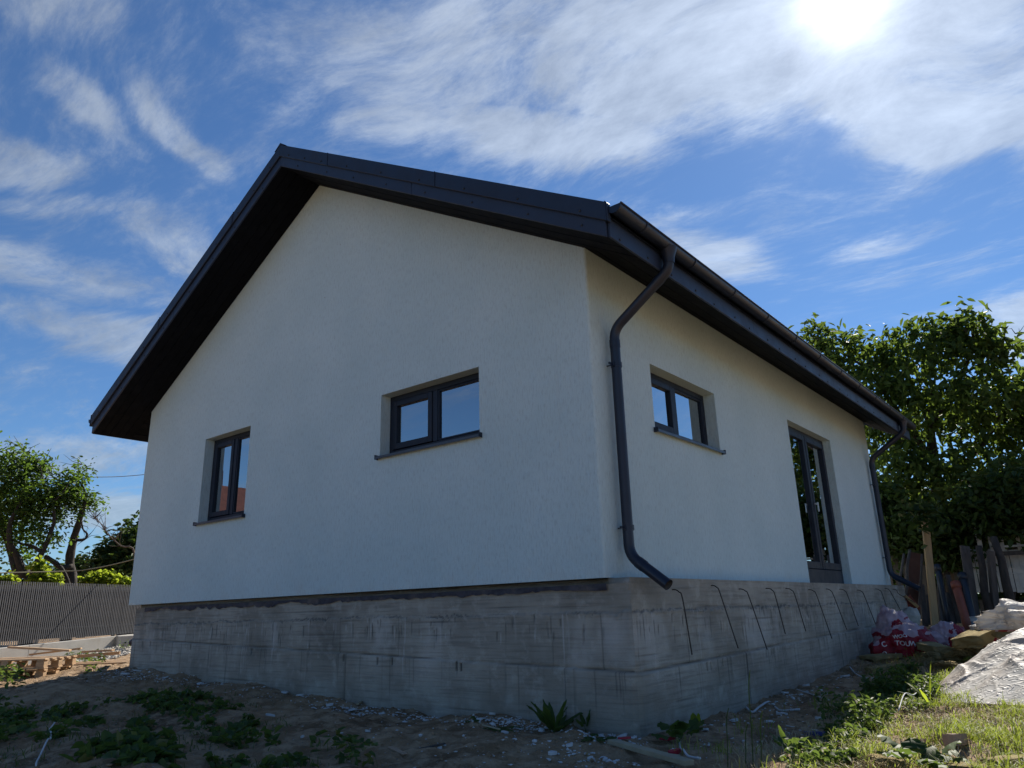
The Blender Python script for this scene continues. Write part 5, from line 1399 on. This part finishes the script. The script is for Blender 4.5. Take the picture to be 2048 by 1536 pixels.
# dry stems and litter between the grass
x, y = scatter(17000, 1.0, 3.6, -1.0, 5.5); k = x > 1.15 + .2 * fbm(x, y, seed=37)
x, y = x[k], y[k]
Vb, Fb = blades(x, y, np.full(len(x), .07), .005, 38, 1.5)
m_straw = mat('dry_straw', (.42, .34, .20), .9, .25, 10)
tag(np_obj('dry_stalks', Vb, Fb, m_straw, None, True), 'dry straw-coloured stalks lying among the grass', 'straw', kind='stuff')

def weed_points(n_, poly, x0, x1, y0, y1, seed, freq=2.2, thr=-.1):
    r = np.random.default_rng(seed)
    x, y = r.uniform(x0, x1, n_), r.uniform(y0, y1, n_); z = ground_z(x, y)
    px, py = to_px(np.stack([x, y, z], 1))
    k = in_poly(px, py, poly) & (fbm(x * freq, y * freq, o=3, seed=seed) > thr)
    return x[k], y[k], z[k]
def weed_patch(name, label, poly, bounds, n_, leaf, lw, hgt, seed, mt=None, thr=-.1):
    x, y, z = weed_points(n_, poly, *bounds, seed, thr=thr)
    r = np.random.default_rng(seed + 1)
    dr = r.random(len(x)) < np.clip(.5 + 1.1 * fbm(x * 4.5, y * 4.5, o=3, seed=seed + 8), .04, 1); x, y, z = x[dr], y[dr], z[dr]
    hh = hgt * r.random(len(x)) ** .8 * np.clip(.55 + fbm(x * 1.6, y * 1.6, o=2, seed=seed + 2), .2, 1.3)
    c_ = np.stack([x, y, z + .01 + hh], 1)
    V, F = leaves(c_, leaf, lw, droop=.1, seed=seed + 3, up_bias=.62, curl=.2)
    # stalks
    m_ = r.random(len(x)) < .35
    Vs, Fs = blades(x[m_], y[m_], hh[m_] + .03, .004, seed + 4, .3)
    o = np_obj(name, np.concatenate([V, Vs]), np.concatenate([F, Fs + len(V)]), mt or m_weed, None, False)
    return tag(o, label, 'weeds', kind='stuff')
polyA = [(-60, 1395), (40, 1398), (100, 1420), (200, 1410), (300, 1388), (400, 1382), (450, 1400), (505, 1440), (560, 1490), (640, 1545), (420, 1545), (395, 1490), (345, 1430), (250, 1436), (180, 1458), (120, 1478), (60, 1482), (-60, 1495)]
weed_patch('ground_cover', 'dark broad-leaved ground cover over the soil heap in house shadow', polyA, (-9.5, -.6, -3.8, -.2), 34000, .075, .055, .05, 301, thr=-.3)
polyB = [(150, 1528), (225, 1472), (290, 1448), (335, 1470), (350, 1545), (130, 1545)]
weed_patch('ground_cover', 'broad gourd-like leaves at the foot of the soil heap', polyB, (-4.5, -.6, -3.9, -1.6), 11000, .10, .08, .05, 311, thr=-.25)
polyC = [(-60, 1350), (15, 1345), (55, 1370), (60, 1385), (0, 1392), (-60, 1390)]
weed_patch('weeds', 'sunlit weeds in front of the pallets', polyC, (-14, -8, -2.5, .5), 6000, .10, .05, .20, 321, m_weed, thr=-.3)
polyD = [(1640, 1440), (1720, 1400), (1770, 1345), (1830, 1335), (1890, 1365), (1880, 1400), (1810, 1440), (1750, 1470), (1700, 1500), (1650, 1490)]
weed_patch('weeds', 'dark bushy weeds in the shade beside the plastic film', polyD, (.8, 2.3, .2, 7.5), 34000, .06, .032, .22, 331, thr=-.3)
polyE = [(1560, 1545), (1590, 1500), (1640, 1480), (1700, 1490), (1740, 1545)]
weed_patch('weeds', 'low shaded weeds at the grass edge near the house corner', polyE, (.6, 2.0, -1.2, 1.2), 9000, .055, .035, .07, 341, thr=-.05)
for i, (poly, lab, bnd, n_) in enumerate((([(600, 1545), (640, 1495), (720, 1505), (760, 1545)], 'small dark weeds on the bare soil before the footing', (-2.5, .2, -3, -.8), 3500),
        ([(90, 1300), (120, 1288), (190, 1310), (200, 1335), (150, 1345), (125, 1330)], 'sunlit weeds between pallets and concrete plinth', (-17, -8, -1, 3.5), 6000),
        ([(232, 1282), (270, 1276), (272, 1300), (236, 1300)], 'green weeds by the plinth behind the house corner', (-18, -9, .5, 5), 7000),
        ([(160, 1350), (205, 1325), (212, 1350), (170, 1362)], 'weed clump on the sunlit soil beyond the shadow edge', (-13, -8, -1, 2), 4000))):
    weed_patch('weeds', lab, poly, bnd, n_, .08, .045, .16, 351 + i * 10, thr=-.2)

x, y, z = weed_points(30000, [(-60, 1385), (450, 1372), (620, 1470), (820, 1545), (-60, 1545)], -9.5, .4, -3.9, -.2, 371, freq=1.8, thr=.12)
k = rg.random(len(x)) < np.clip(.1 + .9 * fbm(x * 5, y * 5, o=2, seed=372), 0, 1)
Vb, Fb = blades(x[k], y[k], np.full(k.sum(), .055), .006, 373, 1.1)
tag(np_obj('sparse_grass', Vb, Fb, m_weed, None, True), 'short patchy grass among the leaves on the shaded soil heap', 'grass', kind='stuff')

# single plants
def plant(name, base, lab, n_leaf, ln, wd_, seed, mt=None, erect=.8, stalk=.05, round_=False):
    r = random.Random(seed); base = np.array([base[0], base[1], gz(base[0], base[1])])
    th = thing(name, base, lab, 'plant')
    for k in range(n_leaf):
        a = k * 2.4 + r.uniform(-.3, .3); el_ = erect * r.uniform(.5, 1.1); L_ = ln * r.uniform(.6, 1.15); W_ = wd_ * r.uniform(.7, 1.15)
        out = np.array([math.cos(a), math.sin(a), 0]); s_ = np.array([-math.sin(a), math.cos(a), 0])
        d = out * math.cos(el_) + np.array([0, 0, math.sin(el_)])
        st = base + d * stalk * r.uniform(.5, 1.5)
        V, F = [], []; m_ = 7
        for j in range(m_):
            t = j / (m_ - 1)
            c_ = st + d * L_ * t + np.array([0, 0, -1]) * L_ * .35 * t * t * (1.2 - el_ * .5) + out * L_ * .08 * t * t
            prof = (math.sin(math.pi * min(1, .12 + t * .88)) ** (.55 if round_ else .8)) * (1 if round_ else (1.15 - .5 * t))
            wv = .10 * W_ * math.sin(t * 14 + k)
            nn = np.cross(s_, d)
            V += [c_ - s_ * W_ * .5 * prof + nn * (.18 * W_ * prof + wv), c_ - nn * 0, c_ + s_ * W_ * .5 * prof + nn * (.18 * W_ * prof - wv)]
            if j: i0 = 3 * (j - 1); F += [(i0, i0 + 1, i0 + 4, i0 + 3), (i0 + 1, i0 + 2, i0 + 5, i0 + 4)]
        V += [base, base + s_ * .006, st + s_ * .004]; i0 = len(V) - 3; F.append((i0, i0 + 1, i0 + 2))
        np_obj('leaf', V, F, mt or m_weed, th, True)
    return th
plant('dock_plant', gp(1108, 1462), 'dark dock plant with long upright leaves at the footing', 13, .30, .075, 1, erect=1.15)
plant('dock_plant', gp(1172, 1462), 'narrow-leaved young dock sprout by the vertical form joint', 4, .20, .05, 2, erect=1.3)
plant('weed_plant', gp(1358, 1484), 'rounded broad-leaved weed growing at the corner of the footing', 12, .13, .11, 3, erect=.9, stalk=.10, round_=True)
plant('weed_plant', gp(1392, 1462), 'small yellow-green sprout beside the footing corner weed', 4, .09, .06, 4, erect=1.3, stalk=.06, mt=m_leafB)
plant('mallow_plant', gp(1850, 1540), 'sunlit mallow with broad round leaves in the grass', 20, .12, .12, 5, erect=.85, stalk=.12, round_=True)
plant('mallow_plant', gp(1965, 1545), 'small round-leaved mallow between the mineral wool strips', 6, .07, .06, 6, erect=.9, stalk=.05, round_=True)
plant('weed_plant', gp(1000, 1462), 'flat rosette weed among white crumbs at the footing', 8, .12, .06, 7, erect=.35)
plant('weed_plant', gp(945, 1450), 'tiny green weed in the white crumbs below the tie slots', 7, .09, .05, 8, erect=.5)
plant('weed_plant', gp(1195, 1480), 'low leafy weed in front of the white foam scraps', 9, .11, .07, 9, erect=.4, round_=True)
plant('weed_plant', gp(1580, 1525), 'upright dark weed on the soil left of the grass', 8, .14, .05, 10, erect=1.1)
plant('weed_plant', gp(1862, 1418), 'tall curled yellow-green shoot at the shadow edge', 5, .34, .03, 11, erect=1.35, mt=m_leafB)
# thin seed stalks in front of the corner
r_ = random.Random(8)
for i, (px, lab) in enumerate(((1456, 'slender dark grass stalk rising from the soil left of the taller stalk'), (1508, 'tall slender grass stalk with drooping tip by the footing'), (1492, 'short slender grass stalk between two taller ones'), (1524, 'bent slender grass stalk beside the tallest stalk'))):
    b_ = gp(px, 1545); h_ = (.34, .52, .24, .30)[i]
    pts = [b_, b_ + np.array([.01, .01, h_ * .4]), b_ + np.array([.025, .0, h_ * .8]), b_ + np.array([.05, -.01, h_])]
    o = MB().tube(smooth_path(pts, 3), [.003] * 9 + [.0015], 5).build('grass_stalk', m_weed, None, loc=tuple(b_)); tag(o, lab, 'grass stalk')

# ---- rubble: white foam crumbs, gravel, scraps
ico = np.array([(0, 0, 1), (.894, 0, .447), (.276, .851, .447), (-.724, .526, .447), (-.724, -.526, .447), (.276, -.851, .447), (.724, .526, -.447), (-.276, .851, -.447), (-.894, 0, -.447), (-.276, -.851, -.447), (.724, -.526, -.447), (0, 0, -1)])
icof = np.array([(0, 1, 2), (0, 2, 3), (0, 3, 4), (0, 4, 5), (0, 5, 1), (1, 6, 2), (2, 7, 3), (3, 8, 4), (4, 9, 5), (5, 10, 1), (2, 6, 7), (3, 7, 8), (4, 8, 9), (5, 9, 10), (1, 10, 6), (6, 11, 7), (7, 11, 8), (8, 11, 9), (9, 11, 10), (10, 11, 6)])
def stones(x, y, size, seed, flat=.6):
    r = np.random.default_rng(seed); n_ = len(x); z = ground_z(x, y)
    V = np.repeat(ico[None], n_, 0) * (1 + r.uniform(-.32, .32, (n_, 12, 1)))
    sc_ = size[:, None, None] * np.stack([r.uniform(.6, 1.4, n_), r.uniform(.6, 1.4, n_), r.uniform(.4, 1.0, n_) * flat], 1)[:, None, :]
    V = V * sc_; a = r.uniform(0, 6.28, n_); ca, sa = np.cos(a)[:, None], np.sin(a)[:, None]
    X = V[..., 0] * ca - V[..., 1] * sa + x[:, None]; Y = V[..., 0] * sa + V[..., 1] * ca + y[:, None]; Zz = V[..., 2] + (z + size * .15)[:, None]
    F = icof[None] + (np.arange(n_) * 12)[:, None, None]
    return np.stack([X, Y, Zz], -1).reshape(-1, 3), F.reshape(-1, 3)
m_foam = mat('white_foam', (.52, .53, .54), .85, .12, 20, .3, 80)
m_stone = mat('pale_gravel', (.42, .39, .34), .9, .3, 12, .4, 60)
xs_, ys_ = [], []
def band(n_, px0, py0, px1, py1, sp):
    a, b = gp(px0, py0), gp(px1, py1); t = rg.random(n_)
    keep_ = fbm(t * 9 + px0, t * 0, o=2, seed=71) > -.25; t = t[keep_]; n_ = len(t)
    xs_.append(a[0] + (b[0] - a[0]) * t + rg.normal(0, sp, n_)); ys_.append(a[1] + (b[1] - a[1]) * t + rg.normal(0, sp, n_))
for n_, *q in ((420, 232, 1346, 300, 1358, .16), (320, 300, 1358, 480, 1372, .15), (260, 480, 1380, 640, 1402, .12), (520, 640, 1408, 760, 1428, .12), (240, 760, 1430, 900, 1438, .10), (420, 930, 1446, 1020, 1452, .10), (300, 1020, 1452, 1110, 1458, .08), (620, 1140, 1466, 1270, 1486, .09), (160, 1100, 1500, 1240, 1520, .10),
                (200, 1390, 1462, 1480, 1440, .08), (240, 1480, 1440, 1600, 1395, .09), (160, 1600, 1395, 1720, 1340, .08), (160, 1450, 1500, 1640, 1420, .22), (110, 900, 1490, 1250, 1530, .25), (80, 520, 1420, 900, 1500, .3)):
    band(n_, q[0], q[1], q[2], q[3], q[4])
cx_, cy_ = np.concatenate(xs_), np.concatenate(ys_)
okk = ~((cx_ < .23) & (cy_ > .02))
cx_, cy_ = cx_[okk], cy_[okk]
V, F = stones(cx_, cy_, rg.uniform(.003, .013, len(cx_)) * np.where(rg.random(len(cx_)) < .07, 2.0, 1), 61, .7)
tag(np_obj('foam_crumbs', V, F, m_foam), 'white foam and plaster crumbs strewn along the footing', 'crumbs', kind='stuff')
x, y = scatter(52000, -9, 3.2, -3.8, 8)
k = rg.random(len(x)) < np.clip(.35 + .8 * fbm(x * 1.5, y * 1.5, o=3, seed=77), .05, 1)
V, F = stones(x[k], y[k], rg.uniform(.004, .011, k.sum()) * np.where(rg.random(k.sum()) < .06, 2.4, 1), 62, .75)
tag(np_obj('soil_clods', V, F, m_soil), 'small clods and pebbles on the bare soil', 'clods', kind='stuff')
pg = [(100, 1296), (140, 1288), (200, 1283), (265, 1280), (268, 1306), (215, 1320), (150, 1325)]
x, y = scatter(60000, -17.5, -8.6, -1.5, 5); z = ground_z(x, y); px, py = to_px(np.stack([x, y, z], 1)); k = in_poly(px, py, pg)
x, y = x[k][:5200], y[k][:5200]
V, F = stones(x, y, rg.uniform(.012, .045, len(x)), 63, .8)
tag(np_obj('gravel', V, F, m_stone), 'loose pale gravel in front of the concrete plinth', 'gravel', kind='stuff')

def chip(px, py, l_, w_, th_, yaw, name, mt, lab, cat, group=None, tilt=.1, dz=.01):
    q = gp(px, py, dz); d = np.array([math.cos(yaw), math.sin(yaw), math.sin(tilt)]) * l_ / 2
    mb = MB(); r = random.Random(int(px * 7 + py))
    # ragged flat scrap: polygon with uneven corners
    s_ = np.array([-math.sin(yaw), math.cos(yaw), r.uniform(-.2, .2)]); n_ = 9; top, bot = [], []
    for k in range(n_):
        a = 2 * math.pi * k / n_; rr = r.uniform(.7, 1.15)
        c_ = q + d * math.cos(a) * rr + s_ * w_ / 2 * math.sin(a) * rr
        top.append(c_ + np.array([0, 0, th_ / 2 + r.uniform(0, .3) * th_])); bot.append(c_ - np.array([0, 0, th_ / 2]))
    mb.add(top + bot, [tuple(range(n_)), tuple(range(2 * n_ - 1, n_ - 1, -1))] + [(i, n_ + i, n_ + (i + 1) % n_, (i + 1) % n_) for i in range(n_)])
    o = mb.build(name, mt, None, loc=tuple(q)); return tag(o, lab, cat, group)
FL, FG = 'white foam scrap lying on the soil by the footing', 'white foam scraps on the soil'
for (px, py, l_, w_, yaw) in ((1225, 1462, .16, .10, .2), (1245, 1478, .14, .10, 1.1), (1200, 1470, .10, .06, .6), (1265, 1492, .12, .08, 2), (1230, 1515, .10, .07, 1.4), (1245, 1440, .09, .07, .3), (1390, 1452, .17, .05, -.6), (1416, 1450, .19, .05, -.5), (1412, 1466, .16, .06, -.7), (1470, 1446, .09, .05, .2), (1540, 1440, .12, .07, .5), (1565, 1428, .14, .05, .1),
        (1570, 1395, .12, .09, .9), (1612, 1375, .12, .06, .2), (1690, 1350, .16, .10, .8), (1650, 1400, .10, .05, .4), (1640, 1452, .09, .04, 0), (1618, 1500, .10, .05, .7), (1600, 1512, .14, .07, .1), (1720, 1420, .10, .04, .3), (705, 1420, .14, .08, .2), (740, 1408, .16, .05, .5), (760, 1432, .14, .05, .1), (660, 1412, .10, .06, .9), (570, 1386, .15, .07, .1), (600, 1392, .12, .06, .4),
        (960, 1448, .12, .07, .2), (985, 1440, .09, .06, 1.0), (1010, 1470, .08, .05, .3), (250, 1350, .20, .13, .3), (275, 1345, .16, .12, 1.0), (230, 1356, .14, .10, .5), (330, 1360, .14, .09, .2), (400, 1366, .12, .08, .8), (604, 1482, .04, .04, 0), (880, 1500, .05, .03, .6), (1140, 1500, .08, .06, .2), (1105, 1508, .10, .06, 1.2), (540, 1432, .16, .02, .1), (735, 1466, .07, .05, .5)):
    chip(px, py, l_ * .75, w_ * .7, .014, yaw, 'foam_scrap', m_foam, FL, 'foam scrap', FG, tilt=random.uniform(-.15, .25), dz=.015)
m_red = mat('red_film_scrap', (.40, .02, .04), .5, .2, 9)
m_blue = mat('blue_film_scrap', (.03, .035, .16), .5, .2, 9)
m_card = mat('brown_card', (.36, .25, .17), .85, .15, 9)
chip(1335, 1478, .12, .06, .02, .4, 'film_scrap', m_red, 'crumpled red film scrap by the corner weed', 'film scrap')
chip(1350, 1510, .10, .06, .02, 1.1, 'film_scrap', m_red, 'red film scrap lying in front of the corner weed', 'film scrap')
chip(1250, 1488, .12, .04, .01, .2, 'film_scrap', m_red, 'thin red film strip on the white foam scraps', 'film scrap')
chip(1628, 1478, .20, .06, .02, -.4, 'film_scrap', m_blue, 'dark blue film strip on soil at the grass edge', 'film scrap')
chip(1668, 1488, .14, .05, .02, -.3, 'film_scrap', m_blue, 'short dark blue film strip beside the longer blue strip', 'film scrap')
chip(1722, 1478, .17, .07, .02, -.7, 'card_scrap', m_card, 'brown card scrap lying in the shaded grass', 'card scrap')
chip(1918, 1505, .14, .10, .06, .5, 'card_scrap', m_card, 'crumpled brown card in the sunlit grass', 'card scrap', dz=.04)
chip(1835, 1500, .12, .05, .03, .2, 'card_scrap', m_card, 'pale brown card strip behind the mallow', 'card scrap', dz=.03)
m_lath = mat('grey_lath', (.33, .29, .20), .85, .2, 6, .4, 30)
def lath(px0, py0, px1, py1, wd_, th_, lab, mt=m_lath, dz=.02, name='lath', cat='lath'):
    a, b = gp(px0, py0, dz), gp(px1, py1, dz); mb = MB(); mb.bar(a, b, wd_, th_, np.cross([0, 0, 1.0], b - a))
    return tag(mb.build(name, mt, None, loc=tuple(a), bevel=.003), lab, cat)
lath(1224, 1490, 1380, 1545, .07, .03, 'long weathered lath lying from the footing corner towards the grass', dz=.03)
lath(1322, 1512, 1356, 1520, .05, .03, 'short wood offcut beside the long lath', dz=.04)
lath(1530, 1440, 1640, 1475, .012, .008, 'thin pale strip running over the soil strip', m_foam, .02)
lath(1595, 1390, 1660, 1408, .012, .01, 'straight white plastic trim close to the footing', m_foam, .02)
lath(840, 1498, 890, 1488, .022, .010, 'dark wood splinter on the soil before the footing', m_old, .012)
lath(780, 1498, 810, 1512, .04, .010, 'brown bark strip on the soil before the footing', m_card, .012)
lath(965, 1462, 1000, 1472, .014, .01, 'thin reed lying among white crumbs', m_lath, .02)
lath(715, 1414, 738, 1402, .03, .02, 'splintered lath end resting on the white crumbs', m_lath, .03)
m_wcable = mat('white_cable', (.55, .56, .58), .5, .1, 8)
def ground_cable(pts, r, lab, mt=m_wcable, dz=.012, name='cable_piece'):
    P_ = []
    for k, (px, py) in enumerate(pts):
        q = gp(px, py, dz); P_.append(q)
    return tag(MB().tube(smooth_path(P_, 5), r, 6).build(name, mt, None, True, loc=tuple(P_[0])), lab, 'cable')
ground_cable([(108, 1455), (98, 1466), (101, 1474), (99, 1490), (92, 1500), (80, 1515), (73, 1528), (70, 1545)], .006, 'white cable offcut snaking down the soil heap', dz=.03)
ground_cable([(1358, 1478), (1362, 1495), (1368, 1512), (1378, 1524), (1402, 1536)], .008, 'white plastic strip curling out of the corner weed', dz=.03)
ground_cable([(1335, 1510), (1345, 1500), (1356, 1492)], .006, 'short pale strip beneath the corner weed', dz=.03)
ground_cable([(1492, 1420), (1505, 1426), (1520, 1420), (1540, 1412), (1560, 1420), (1600, 1424)], .010, 'twisted strip of pale film lying along the footing', m_foam, .02)
ground_cable([(1700, 1338), (1712, 1348), (1730, 1356), (1760, 1360)], .010, 'curl of pale film before the mineral wool strip', m_foam, .02)
ground_cable([(1800, 1440), (1815, 1420), (1830, 1408), (1845, 1400)], .005, 'pale twisted film strip over the shaded weeds', m_foam, .10)

# loose mineral wool fibres around the torn pieces
xs_, ys_ = [], []
for px, py, n_, sp in ((1870, 1316, 500, .12), (1905, 1316, 500, .12), (1935, 1310, 400, .10), (1890, 1332, 500, .14), (1850, 1335, 400, .12), (1780, 1338, 500, .20), (1760, 1540, 250, .06)):
    q = gp(px, py); xs_.append(q[0] + rg.normal(0, sp, n_)); ys_.append(q[1] + rg.normal(0, sp * 1.5, n_))
x, y = np.concatenate(xs_), np.concatenate(ys_)
Vb, Fb = blades(x, y, np.full(len(x), .09), .006, 91, 1.4)
tag(np_obj('wool_fibres', Vb, Fb, m_wool, None, True), 'loose tufts of mineral wool fibre around the torn slabs', 'insulation', kind='stuff')
